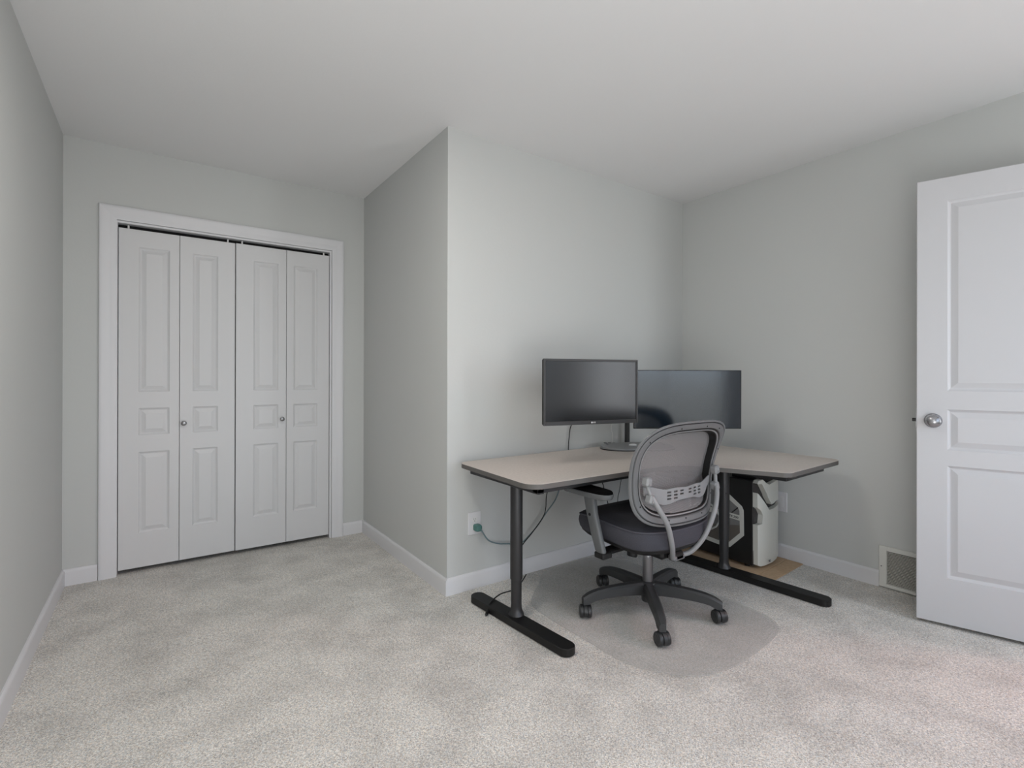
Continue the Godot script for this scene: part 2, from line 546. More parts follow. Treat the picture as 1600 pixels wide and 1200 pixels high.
func bb(a: Vector3, b: Vector3, out: Vector3, h: float, t: float, m: Mb) -> Mb:   # moulded board from a to b against a wall
	var prof := [Vector2(0, 0), Vector2(t, 0), Vector2(t, h - 0.016), Vector2(t - 0.002, h - 0.008), Vector2(t - 0.006, h - 0.002), Vector2(t - 0.008, h), Vector2(0, h)]
	var loops := []
	for e in [a, b]:
		var l := []
		for p in prof: l.append(e + out * p.x + Vector3.UP * p.y)
		loops.append(l)
	return m.loft(loops)

func baseboard(called: String, a: Vector3, b: Vector3, out: Vector3, h: float, t: float, label: String) -> void:
	struct(called, bb(a, b, out, h, t, mb()), M.trim, label, "baseboard")

# a moulded door leaf in local x 0..w, y 0..h, front at z 0; panels are [x0, x1, y0, y1]
func leaf(w: float, h: float, depth: float, panels: Array, field := 0.034, x_in := 0.0) -> Mb:
	var m := mb()
	var e := 0.002
	var rows := []
	var px0: float = panels[0][0]; var px1: float = panels[0][1]
	var q := func(x0: float, x1: float, y0: float, y1: float):
		m.quad(Vector3(x0, y0, 0), Vector3(x1, y0, 0), Vector3(x1, y1, 0), Vector3(x0, y1, 0))
	q.call(e, px0, e, h - e)
	q.call(px1, w - e, e, h - e)
	var y := e
	for p in panels:
		q.call(px0, px1, y, p[2])
		y = p[3]
	q.call(px0, px1, y, h - e)
	for p in panels:
		var prev := []
		for s in [[0.0, 0.0], [0.003, -0.0035], [0.009, -0.0075], [0.013, -0.0085], [field - 0.006, -0.0040], [field, -0.0015], [field + 0.003, -0.001]]:
			var i: float = s[0]
			var c := [Vector3(p[0] + i, p[2] + i, s[1]), Vector3(p[1] - i, p[2] + i, s[1]), Vector3(p[1] - i, p[3] - i, s[1]), Vector3(p[0] + i, p[3] - i, s[1])]
			if prev:
				for k in 4: m.quad(prev[k], prev[(k + 1) % 4], c[(k + 1) % 4], c[k])
			prev = c
		m.quad(prev[0], prev[1], prev[2], prev[3])
	# chamfered rim, sides and back
	var f := [Vector3(e, e, 0), Vector3(w - e, e, 0), Vector3(w - e, h - e, 0), Vector3(e, h - e, 0)]
	var s1 := [Vector3(0, 0, -e), Vector3(w, 0, -e), Vector3(w, h, -e), Vector3(0, h, -e)]
	var s2 := [Vector3(0, 0, -depth), Vector3(w, 0, -depth), Vector3(w, h, -depth), Vector3(0, h, -depth)]
	for k in 4:
		m.quad(s1[k], s1[(k + 1) % 4], f[(k + 1) % 4], f[k])
		m.quad(s2[k], s2[(k + 1) % 4], s1[(k + 1) % 4], s1[k])
	m.quad(s2[3], s2[2], s2[1], s2[0])
	return m

func build_closet() -> void:
	var z := CLOSET_Z
	var xl := -3.400; var xr := -2.230          # clear opening
	var yt := 2.008
	# wall with the opening and the closet's own shell
	var w := slab(mb(), LEFT_X, xl - 0.012, 0, H, z - 0.1, z)
	slab(w, xr + 0.012, CORNER_X, 0, H, z - 0.1, z)
	slab(w, xl - 0.012, xr + 0.012, yt + 0.012, H, z - 0.1, z)
	slab(w, LEFT_X, CORNER_X + 0.12, 0, H, z - 0.72, z - 0.66)
	struct("wall_closet", w, M.wall, "grey wall around the closet doors", "wall")
	# casing and jambs
	var c := thing("trim_closet", "white moulded casing framing the closet doors", "door casing")
	c.set_meta("kind", "structure")
	var prof := [Vector2(0, 0), Vector2(0, 0.011), Vector2(0.006, 0.014), Vector2(0.03, 0.014), Vector2(0.036, 0.016), Vector2(0.062, 0.019), Vector2(0.072, 0.019), Vector2(0.078, 0.016), Vector2(0.080, 0.0)]
	var il := -3.403; var ir := -2.215; var it := 2.022
	var mitre := func(p0: Vector2, d0: Vector2, p1: Vector2, d1: Vector2) -> Mb:   # profile swept from one mitre to the other
		var loops := []
		for k in [[p0, d0], [p1, d1]]:
			var l := []
			for p in prof: l.append(Vector3(k[0].x + k[1].x * p.x, k[0].y + k[1].y * p.x, z + p.y))
			loops.append(l)
		return mb().loft(loops)
	obj("casing_board", mitre.call(Vector2(il, 0.0), Vector2(-1, 0), Vector2(il, it), Vector2(-1, 1)), M.trim, c)
	obj("casing_board", mitre.call(Vector2(ir, 0.0), Vector2(1, 0), Vector2(ir, it), Vector2(1, 1)), M.trim, c)
	obj("casing_board", mitre.call(Vector2(il, it), Vector2(-1, 1), Vector2(ir, it), Vector2(1, 1)), M.trim, c)
	obj("jamb", slab(mb(), xl - 0.012, xl, 0, yt, z - 0.1, z + 0.006, 0.001), M.trim, c)
	obj("jamb", slab(mb(), xr, xr + 0.012, 0, yt, z - 0.1, z + 0.006, 0.001), M.trim, c)
	obj("jamb", slab(mb(), xl - 0.012, xr + 0.012, yt, yt + 0.012, z - 0.1, z + 0.006, 0.001), M.trim, c)
	obj("track", slab(mb(), xl, xr, yt - 0.012, yt, z - 0.075, z - 0.045), M.dark, c)

	# four leaves, two per folding door; y from 0.025 to 1.985
	var y0 := 0.026; var hh := 1.958
	var edges := [-3.397, -3.108, -2.8135, -2.8095, -2.512, -2.233]
	var spans := [[edges[0], edges[1], -3.304, -3.156], [edges[1] + 0.002, edges[2], -3.040, -2.907], [edges[3], edges[4], -2.709, -2.560], [edges[4] + 0.002, edges[5], -2.466, -2.312]]
	var names := ["white left bifold closet door with raised panels and knob", "white right bifold closet door with raised panels and knob"]
	for d in 2:
		var t := thing("door_%d" % (d + 1), names[d], "closet door", Vector3(spans[d * 2][0], y0, z - 0.006 if d == 0 else z + 0.001))
		t.set_meta("kind", "structure")
		var ox: float = spans[d * 2][0]
		for k in 2:
			var s: Array = spans[d * 2 + k]
			var x0: float = s[2] - s[0]; var x1: float = s[3] - s[0]
			var lf := leaf(s[1] - s[0], hh, 0.032, [[x0, x1, 0.225 - y0, 0.695 - y0], [x0, x1, 0.793 - y0, 0.950 - y0], [x0, x1, 1.045 - y0, 1.885 - y0]])
			var o := obj("leaf", lf, M.door, t, 20.0)
			o.position.x = s[0] - ox
		var kx := (-3.085 if d == 0 else -2.540) - ox
		var kn := mb(); kn.xf = turned(Vector3(kx, 0.853 - y0, 0.0), Vector3(1, 0, 0), Vector3(0, 0, 1), Vector3(0, -1, 0))
		kn.lathe([Vector2(0, -0.002), Vector2(0.010, 0.0), Vector2(0.008, 0.004), Vector2(0.006, 0.012), Vector2(0.010, 0.017), Vector2(0.0145, 0.022), Vector2(0.0145, 0.027), Vector2(0.010, 0.031), Vector2(0, 0.032)], 20)
		obj("knob", kn, M.nickel, t)
		for px in ([0.045, spans[1][1] - ox - 0.04] if d == 0 else [0.035, spans[3][1] - ox - 0.035]):
			obj("pivot_pin", mb().tube([Vector3(px, hh - 0.005, -0.012), Vector3(px, yt - y0 - 0.004, -0.012)], 0.005, 10), M.pale, t)

func build_entry_door() -> void:
	var e := Vector3(-0.3195, 0.016, 1.503)
	var d := Vector3(0.28891, 0, 0.95736)
	var n := Vector3(-0.95736, 0, 0.28891)
	var t := thing("door_3", "open white panelled door with a round metal knob", "door", e)
	t.set_meta("kind", "structure")
	t.basis = Basis(d, Vector3.UP, n)
	var b := 0.016
	obj("leaf", leaf(0.785, 2.034, 0.035, [[0.108, 0.680, 0.226 - b, 0.737 - b], [0.108, 0.680, 0.809 - b, 0.993 - b], [0.108, 0.680, 1.077 - b, 1.943 - b]], 0.036), M.entry, t, 20.0)
	var kn := mb(); kn.xf = turned(Vector3(0.059, 0.94 - b, 0), Vector3(1, 0, 0), Vector3(0, 0, 1), Vector3(0, -1, 0))
	kn.lathe([Vector2(0, 0.0), Vector2(0.033, 0.0), Vector2(0.033, 0.003), Vector2(0.029, 0.008), Vector2(0.015, 0.011), Vector2(0.012, 0.028), Vector2(0.017, 0.034), Vector2(0.0255, 0.042), Vector2(0.0275, 0.052), Vector2(0.0245, 0.061), Vector2(0.015, 0.067), Vector2(0, 0.068)], 32)
	obj("knob", kn, M.nickel, t)
	obj("latch", slab(mb(), -0.002, 0.0, 0.90 - b, 0.98 - b, -0.030, -0.006, 0.0005), M.nickel, t)
	obj("latch_bolt", slab(mb(), -0.016, 0.0, 0.932 - b, 0.948 - b, -0.025, -0.011, 0.002), M.foot, t)
	for y in [0.2, 1.0, 1.8]:
		obj("hinge", mb().tube([Vector3(0.787, y - 0.04, -0.039), Vector3(0.787, y + 0.04, -0.039)], 0.006, 10), M.nickel, t)
	# doorway casing on the room side
	var c := mb()
	slab(c, -0.016, -0.0, 0, 2.07, 2.225, 2.295, 0.003)
	slab(c, -0.016, -0.0, 0, 2.07, 3.115, 3.185, 0.003)
	slab(c, -0.016, -0.0, 2.07, 2.14, 2.225, 3.185, 0.003)
	slab(c, 0.0, 0.12, 0, 2.07, 2.29, 2.31)
	slab(c, 0.0, 0.12, 0, 2.07, 3.10, 3.12)
	slab(c, 0.0, 0.12, 2.05, 2.07, 2.31, 3.10)
	struct("trim_doorway", c, M.trim, "white casing around the doorway of the open door", "door casing")

func build_unseen_windows() -> void:  # windows out of view, placed for daylight and reflections in the screens
	var y0 := 0.5; var y1 := 2.15
	var z := NEAR_Z
	for k in [[-2.5, -1.12, "wide unseen window of two panes behind the viewer, placed for screen reflections"], [-0.62, -0.10, "narrow unseen window of one pane behind the viewer, placed for screen reflections"]]:
		var x0: float = k[0]; var x1: float = k[1]
		var t := thing("window_%d" % (1 if x0 < -1.0 else 2), k[2], "window")
		t.set_meta("kind", "structure")
		var f := mb()
		slab(f, x0, x0 + 0.05, y0, y1, z + 0.05, z + 0.12, 0.003)
		slab(f, x1 - 0.05, x1, y0, y1, z + 0.05, z + 0.12, 0.003)
		slab(f, x0, x1, y0, y0 + 0.05, z + 0.05, z + 0.12, 0.003)
		slab(f, x0, x1, y1 - 0.05, y1, z + 0.05, z + 0.12, 0.003)
		var xm := (x0 + x1) / 2
		if x1 - x0 > 1.0: slab(f, xm - 0.02, xm + 0.02, y0, y1, z + 0.055, z + 0.115, 0.003)
		obj("window_frame", f, M.trim, t)
		obj("sill", slab(mb(), x0 - 0.04, x1 + 0.04, y0 - 0.03, y0, z - 0.03, z + 0.1, 0.004), M.trim, t)
		for q in ([[x0 + 0.05, xm - 0.02], [xm + 0.02, x1 - 0.05]] if x1 - x0 > 1.0 else [[x0 + 0.05, x1 - 0.05]]):
			obj("pane", slab(mb(), q[0], q[1], y0 + 0.05, y1 - 0.05, z + 0.082, z + 0.086), M.glass, t)

func build_vent() -> void:
	var z0 := 1.2545; var z1 := 1.628; var y0 := 0.008; var y1 := 0.227
	var t := thing("vent_grille", "white slatted vent grille low on the right wall", "vent", Vector3(0, 0, 0))
	var f := mb()
	slab(f, -0.015, -0.0005, y0, y1, z0, z0 + 0.036, 0.002)
	slab(f, -0.015, -0.0005, y0, y1, z1 - 0.036, z1, 0.002)
	slab(f, -0.015, -0.0005, y0, y0 + 0.017, z0 + 0.034, z1 - 0.034, 0.002)
	slab(f, -0.015, -0.0005, y1 - 0.023, y1, z0 + 0.034, z1 - 0.034, 0.002)
	obj("frame", f, M.vent, t)
	obj("backing", slab(mb(), -0.003, -0.0005, y0 + 0.01, y1 - 0.02, z0 + 0.03, z1 - 0.03), M.dark, t)
	for i in 23:
		var y := y0 + 0.0205 + i * 0.00795
		var s := mb()
		var pts := [Vector3(-0.0125, y + 0.0004, 0), Vector3(-0.0122, y - 0.0014, 0), Vector3(-0.004, y + 0.0005, 0), Vector3(-0.0042, y + 0.0018, 0)]
		var l := []
		for zz in [z0 + 0.034, z1 - 0.034]:
			l.append([pts[0] + Vector3(0, 0, zz), pts[1] + Vector3(0, 0, zz), pts[2] + Vector3(0, 0, zz), pts[3] + Vector3(0, 0, zz)])
		obj("slat", s.loft(l), M.vent, t)
	for y in [0.117]:
		for zz in [z0 + 0.012, z1 - 0.012]:
			var sc := mb(); sc.xf = turned(Vector3(-0.015, y, zz), Vector3(0, 0, 1), Vector3(-1, 0, 0), Vector3(0, -1, 0))
			sc.lathe([Vector2(0, -0.001), Vector2(0.0035, 0.0), Vector2(0.003, 0.0012), Vector2(0, 0.0016)], 12)
			obj("screw", sc, M.nickel, t)

func build_outlets() -> void:
	var t := thing("wall_outlet", "white wall outlet with a teal plug, beside the left desk leg", "outlet", Vector3(-1.822, 0.349, 0))
	obj("cover_plate", mb().prism(rrect(0.079, 0.121, 0.004), 0.0005, 0.006, 0.002), M.trim, t)
	var face := mb()
	for y in [0.02, -0.02]:
		face.xf = Transform3D(Basis(), Vector3(0, y, 0))
		face.prism(rounded([Vector2(-0.016, -0.013), Vector2(0.016, -0.013), Vector2(0.016, 0.013), Vector2(-0.016, 0.013)], [0.008, 0.008, 0.008, 0.008]), 0.006, 0.0075, 0.0004)
	obj("socket", face, M.pale, t)
	var sl := mb()
	for s in [[-0.006, 0.023, 0.002, 0.008], [0.006, 0.023, 0.002, 0.007], [0.0, 0.0125, 0.004, 0.004]]:
		sl.xf = Transform3D.IDENTITY
		sl.box(Vector3(s[0], s[1], 0.0075), Vector3(s[2], s[3], 0.001))
	obj("slot", sl, M.bezel, t)
	var p := thing("wall_outlet", "white wall plate just right of the computer tower", "outlet", Vector3(0, 0.352, 0.727), -PI / 2)
	obj("cover_plate", mb().prism(rrect(0.079, 0.124, 0.004), 0.0005, 0.007, 0.002), M.trim, p)
	obj("insert", mb().prism(rrect(0.034, 0.068, 0.003), 0.007, 0.009, 0.0008), M.pale, p)

func build_desk() -> void:
	var t := thing("corner_desk", "grey L-shaped corner standing desk on dark steel legs", "desk")
	# top outline, seen from above as (x, z)
	var o := PackedVector2Array()
	var top := [Vector2(-1.942, 0.034), Vector2(-0.247, 0.034), Vector2(-0.191, 1.144), Vector2(-0.819, 1.17), Vector2(-0.949, 0.9), Vector2(-1.03, 0.775), Vector2(-1.15, 0.715), Vector2(-1.5, 0.705), Vector2(-1.968, 0.691)]
	o = rounded(top, [0.06, 0.05, 0.06, 0.05, 0.10, 0.10, 0.12, 0.6, 0.075], 8)
	var flat := Transform3D(Basis(Vector3(1, 0, 0), Vector3(0, 0, 1), Vector3(0, -1, 0)), Vector3.ZERO)   # local z points down
	var dk := mb(); dk.xf = flat
	dk.prism(o, -0.692, -0.6905, 0.0006)
	obj("tabletop", dk, M.desktop, t)
	var de := mb(); de.xf = flat
	de.prism(o, -0.6908, -0.669, 0.001)
	obj("edge_band", de, M.desk_edge, t)
	# steel frame under the top
	var fr := mb()
	slab(fr, -1.90, -1.25, 0.641, 0.668, 0.615, 0.65, 0.002)
	slab(fr, -1.90, -0.45, 0.637, 0.668, 0.09, 0.125, 0.002)
	slab(fr, -1.90, -1.865, 0.637, 0.668, 0.09, 0.65, 0.002)
	slab(fr, -1.88, -1.825, 0.637, 0.668, 0.125, 0.615, 0.002)
	obj("frame_rail", fr, M.steel, t)
	var fr2 := mb()
	fr2.xf = turned(Vector3(-0.534, 0.652, 0.64), Vector3(0.999, 0, -0.04).normalized(), Vector3.UP, Vector3(0.04, 0, 0.999).normalized())
	fr2.box(Vector3(0.19, 0, 0), Vector3(0.04, 0.033, 0.92), 0.002)
	fr2.box(Vector3(-0.215, 0, 0.16), Vector3(0.04, 0.033, 0.62), 0.002)
	fr2.box(Vector3(-0.01, 0, 0.45), Vector3(0.44, 0.033, 0.04), 0.002)
	fr2.box(Vector3(0.0, 0, 0.02), Vector3(0.40, 0.033, 0.06), 0.002)
	obj("frame_rail", fr2, M.steel, t)
	# legs: telescoping column on a long flat foot
	for k in [[Vector3(-1.853, 0, 0.432), Vector3(-1.895, 0, 0.125), Vector3(-1.838, 0, 0.800)], [Vector3(-0.534, 0, 0.665), Vector3(-0.565, 0, 0.20), Vector3(-0.492, 0, 1.212)]]:
		var c: Vector3 = k[0]
		var lg := mb(); lg.xf = Transform3D(Basis(), c)
		lg.lathe([Vector2(0.0, 0.20), Vector2(0.0275, 0.20), Vector2(0.029, 0.203), Vector2(0.029, 0.640), Vector2(0, 0.640)], 32)
		var l := obj("leg", lg, M.steel, t)
		var lw := mb(); lw.xf = Transform3D(Basis(), c)
		lw.lathe([Vector2(0.0, 0.036), Vector2(0.037, 0.0365), Vector2(0.035, 0.042), Vector2(0.030, 0.052), Vector2(0.026, 0.066), Vector2(0.025, 0.085), Vector2(0.025, 0.199), Vector2(0, 0.199)], 32)
		obj("lower_tube", lw, M.steel, l)
		var a: Vector3 = k[1]; var b: Vector3 = k[2]
		var d := (b - a).normalized()
		var ft := mb()
		ft.xf = turned(Vector3.ZERO, Vector3(d.x, 0, d.z), Vector3(-d.z, 0, d.x), Vector3(0, -1, 0))
		ft.xf.origin = Vector3((a.x + b.x) / 2, 0.0, (a.z + b.z) / 2)
		ft.prism(rrect((b - a).length(), 0.075, 0.036, 10), -0.036, -0.003, 0.002)
		obj("foot", ft, M.foot, t)
	var scw := mb(); scw.xf = Transform3D(Basis(), Vector3(-0.534, 0.47, 0.665))
	var dir := Vector3(-0.62, 0, 0.78)
	scw.tube([dir * 0.027, dir * 0.031], 0.005, 12)
	obj("screw", scw, M.foot, t)

func build_monitors() -> void:
	# left monitor
	var a := thing("monitor", "black monitor with a thick bezel, left of the two", "monitor", Vector3(-1.4275, 1.0625, 0.490))
	a.basis = Basis(Vector3(0.9675, 0, 0.2528).normalized(), Vector3.UP, Vector3(-0.2528, 0, 0.9675).normalized())
	var w := 0.539; var h := 0.327
	obj("back_shell", mb().loft([pr(rrect(w - 0.004, h - 0.004, 0.004), -0.002), pr(rrect(w - 0.006, h - 0.006, 0.004), -0.018), pr(rrect(w * 0.8, h * 0.75, 0.02), -0.034), pr(rrect(w * 0.6, h * 0.6, 0.03), -0.04)]), M.black, a)
	var bz := mb()
	frame_bars(bz, w, h, 0.010, 0.010, 0.011, 0.019, 0.010)
	obj("bezel", bz, M.bezel, a)
	var sc := mb()
	slab(sc, -w / 2 + 0.009, w / 2 - 0.009, -h / 2 + 0.018, h / 2 - 0.009, 0.0, 0.006)
	obj("screen", sc, M.screen, a)
	var lg := TextMesh.new(); lg.text = "LG"; lg.font = sysfont(); lg.font_size = 32; lg.pixel_size = 0.0095 / 32.0 * 1.15; lg.depth = 0.0006
	var lo := put("lettering", lg, M.pale, a); lo.position = Vector3(0.010, -h / 2 + 0.0095, 0.0102)
	var em := mb(); em.xf = turned(Vector3(-0.004, -h / 2 + 0.0095, 0.010), Vector3(1, 0, 0), Vector3(0, 0, 1), Vector3(0, -1, 0))
	em.lathe([Vector2(0, 0), Vector2(0.0045, 0), Vector2(0.0045, 0.0006), Vector2(0, 0.0006)], 20)
	obj("emblem", em, M.pale, a)

	# right monitor
	var b := thing("monitor", "thin-bezel monitor, screen tinted blue for the reflected window, right of the two", "monitor", Vector3(-0.790, 1.012, 0.598))
	var n := Vector3(-0.57, 0.0, 0.82).normalized()
	var tilt := deg_to_rad(-0.2)
	var x := Vector3.UP.cross(n).normalized()
	b.basis = Basis(x, Vector3.UP * cos(tilt) - n * sin(tilt), n * cos(tilt) + Vector3.UP * sin(tilt))
	w = 0.607; h = 0.329
	obj("back_shell", mb().loft([pr(rrect(w - 0.002, h - 0.002, 0.004), -0.002), pr(rrect(w - 0.004, h - 0.004, 0.004), -0.010), pr(rrect(w * 0.7, h * 0.7, 0.02), -0.024), pr(rrect(w * 0.5, h * 0.5, 0.03), -0.036)]), M.black, b)
	bz = mb()
	frame_bars(bz, w, h, 0.004, 0.004, 0.004, 0.007, 0.003)
	obj("bezel", bz, M.black, b)
	sc = mb()
	slab(sc, -w / 2 + 0.003, w / 2 - 0.003, -h / 2 + 0.006, h / 2 - 0.003, -0.001, 0.0022)
	obj("screen", sc, M.screen_blue_reflection, b)

	# shared pole with two jointed arms
	var t := thing("monitor_stand", "black monitor pole at the back of the desk with jointed arms", "monitor stand", Vector3(-0.678, 0.692, 0.06))
	obj("pole", mb().tube([Vector3(0, 0.008, 0), Vector3(0, 0.42, 0)], 0.0165, 20), M.bezel, t)
	obj("base_plate", mb().box(Vector3(0, 0.005, 0.01), Vector3(0.09, 0.01, 0.07), 0.003), M.black, t)
	for s in [[Vector3(-1.20, 1.06, 0.24), a, 0.30], [Vector3(-0.60, 1.02, 0.36), b, 0.36]]:
		var m: Node3D = s[1]
		var vesa: Vector3 = m.transform * Vector3(0, 0, -0.0455) - t.position
		var el: Vector3 = s[0] - t.position
		var y: float = s[2]
		var ar := mb()
		ar.tube([Vector3(0, y, 0), Vector3(el.x, y, el.z)], 0.014, 12)
		ar.tube([Vector3(el.x, y - 0.03, el.z), Vector3(el.x, el.y + 0.02, el.z)], 0.02, 14)
		var back: Vector3 = vesa - m.basis.z * 0.045
		ar.tube([el, back], 0.012, 12)
		ar.tube([back, vesa], 0.018, 12)
		obj("arm", ar, M.black, t)
		var cl := mb()
		cl.tube([Vector3(0, y - 0.025, 0), Vector3(0, y + 0.025, 0)], 0.026, 18)
		obj("collar", cl, M.black, t)

func pr(p: PackedVector2Array, z: float) -> Array:
	var l := []
	for q in p: l.append(Vector3(q.x, q.y, z))
	return l

func sysfont() -> SystemFont:
	var f := SystemFont.new()
	f.font_names = PackedStringArray(["Droid Sans"])
	f.font_weight = 700
	return f

func frame_bars(m: Mb, w: float, h: float, l: float, r: float, t: float, b: float, z: float) -> void:
	slab(m, -w / 2, -w / 2 + l, -h / 2, h / 2, -0.002, z, 0.0012)
	slab(m, w / 2 - r, w / 2, -h / 2, h / 2, -0.002, z, 0.0012)
	slab(m, -w / 2 + l, w / 2 - r, h / 2 - t, h / 2, -0.002, z, 0.0012)
	slab(m, -w / 2 + l, w / 2 - r, -h / 2, -h / 2 + b, -0.002, z, 0.0012)

func build_desk_items() -> void:
	# curved keyboard, turned towards the chair
	var k := thing("keyboard", "dark grey curved keyboard with a palm rest, under the monitors", "keyboard", Vector3(-0.781, 0.692, 0.225), deg_to_rad(-33.0))
	var out := closed_smooth([Vector2(-0.205, 0.045), Vector2(-0.225, -0.03), Vector2(-0.195, -0.085), Vector2(-0.11, -0.125), Vector2(0.0, -0.118), Vector2(0.11, -0.125), Vector2(0.195, -0.085), Vector2(0.225, -0.03), Vector2(0.205, 0.045), Vector2(0.1, 0.085), Vector2(0.0, 0.095), Vector2(-0.1, 0.085)], 6)
	var loops := []
	for s in [[0.97, 0.001, 0.0], [1.0, 0.004, 0.0], [1.0, 0.012, 0.006], [0.985, 0.016, 0.009], [0.6, 0.019, 0.014]]:
		var l := []
		for p in out: l.append(Vector3(p.x * s[0], s[1] + s[2] * clampf(0.5 + p.y * 5.0, 0.0, 1.3), -p.y * s[0]))
		loops.append(l)
	obj("shell", mb().loft(loops), M.frame_light, k)
	var rim := []
	for s in [[0.985, 0.0], [1.012, 0.001], [1.012, 0.005], [0.99, 0.006]]:
		var l := []
		for p in out: l.append(Vector3(p.x * s[0], s[1], -p.y * s[0]))
		rim.append(l)
	obj("base", mb().loft(rim), M.foot, k)
	for r in 5:
		for c in 14:
			var side := -1.0 if c < 7 else 1.0
			var x := (c - 6.5) * 0.0262 + side * 0.006
			var zz := -0.065 + r * 0.0195 - absf(x) * absf(x) * 0.9 + 0.012
			obj("key", mb().loft([keyloop(0.0175, 0.0), keyloop(0.0172, 0.0025), keyloop(0.0145, 0.004)]), M.key, k).position = Vector3(x, 0.0225 - (zz + 0.06) * 0.045, zz)
	var ms := thing("white_oval", "small white oval object lying on the curved keyboard", "white_oval", Vector3(-0.822, 0.7145, 0.233), deg_to_rad(-30.0))  # small white oval shape on top of the keyboard
	obj("shell", mb().loft([ell(0.024, 0.012, 0.0), ell(0.026, 0.0135, 0.003), ell(0.022, 0.011, 0.008), ell(0.012, 0.006, 0.0105)]), M.pale, ms)

func keyloop(s: float, y: float) -> Array:
	var h := s / 2
	return [Vector3(-h, y, -h), Vector3(h, y, -h), Vector3(h, y, h), Vector3(-h, y, h)]

func ell(a: float, b: float, y: float, n := 20) -> Array:
	var l := []
	for j in n: l.append(Vector3(a * cos(TAU * j / n), y, b * sin(TAU * j / n)))
	return l

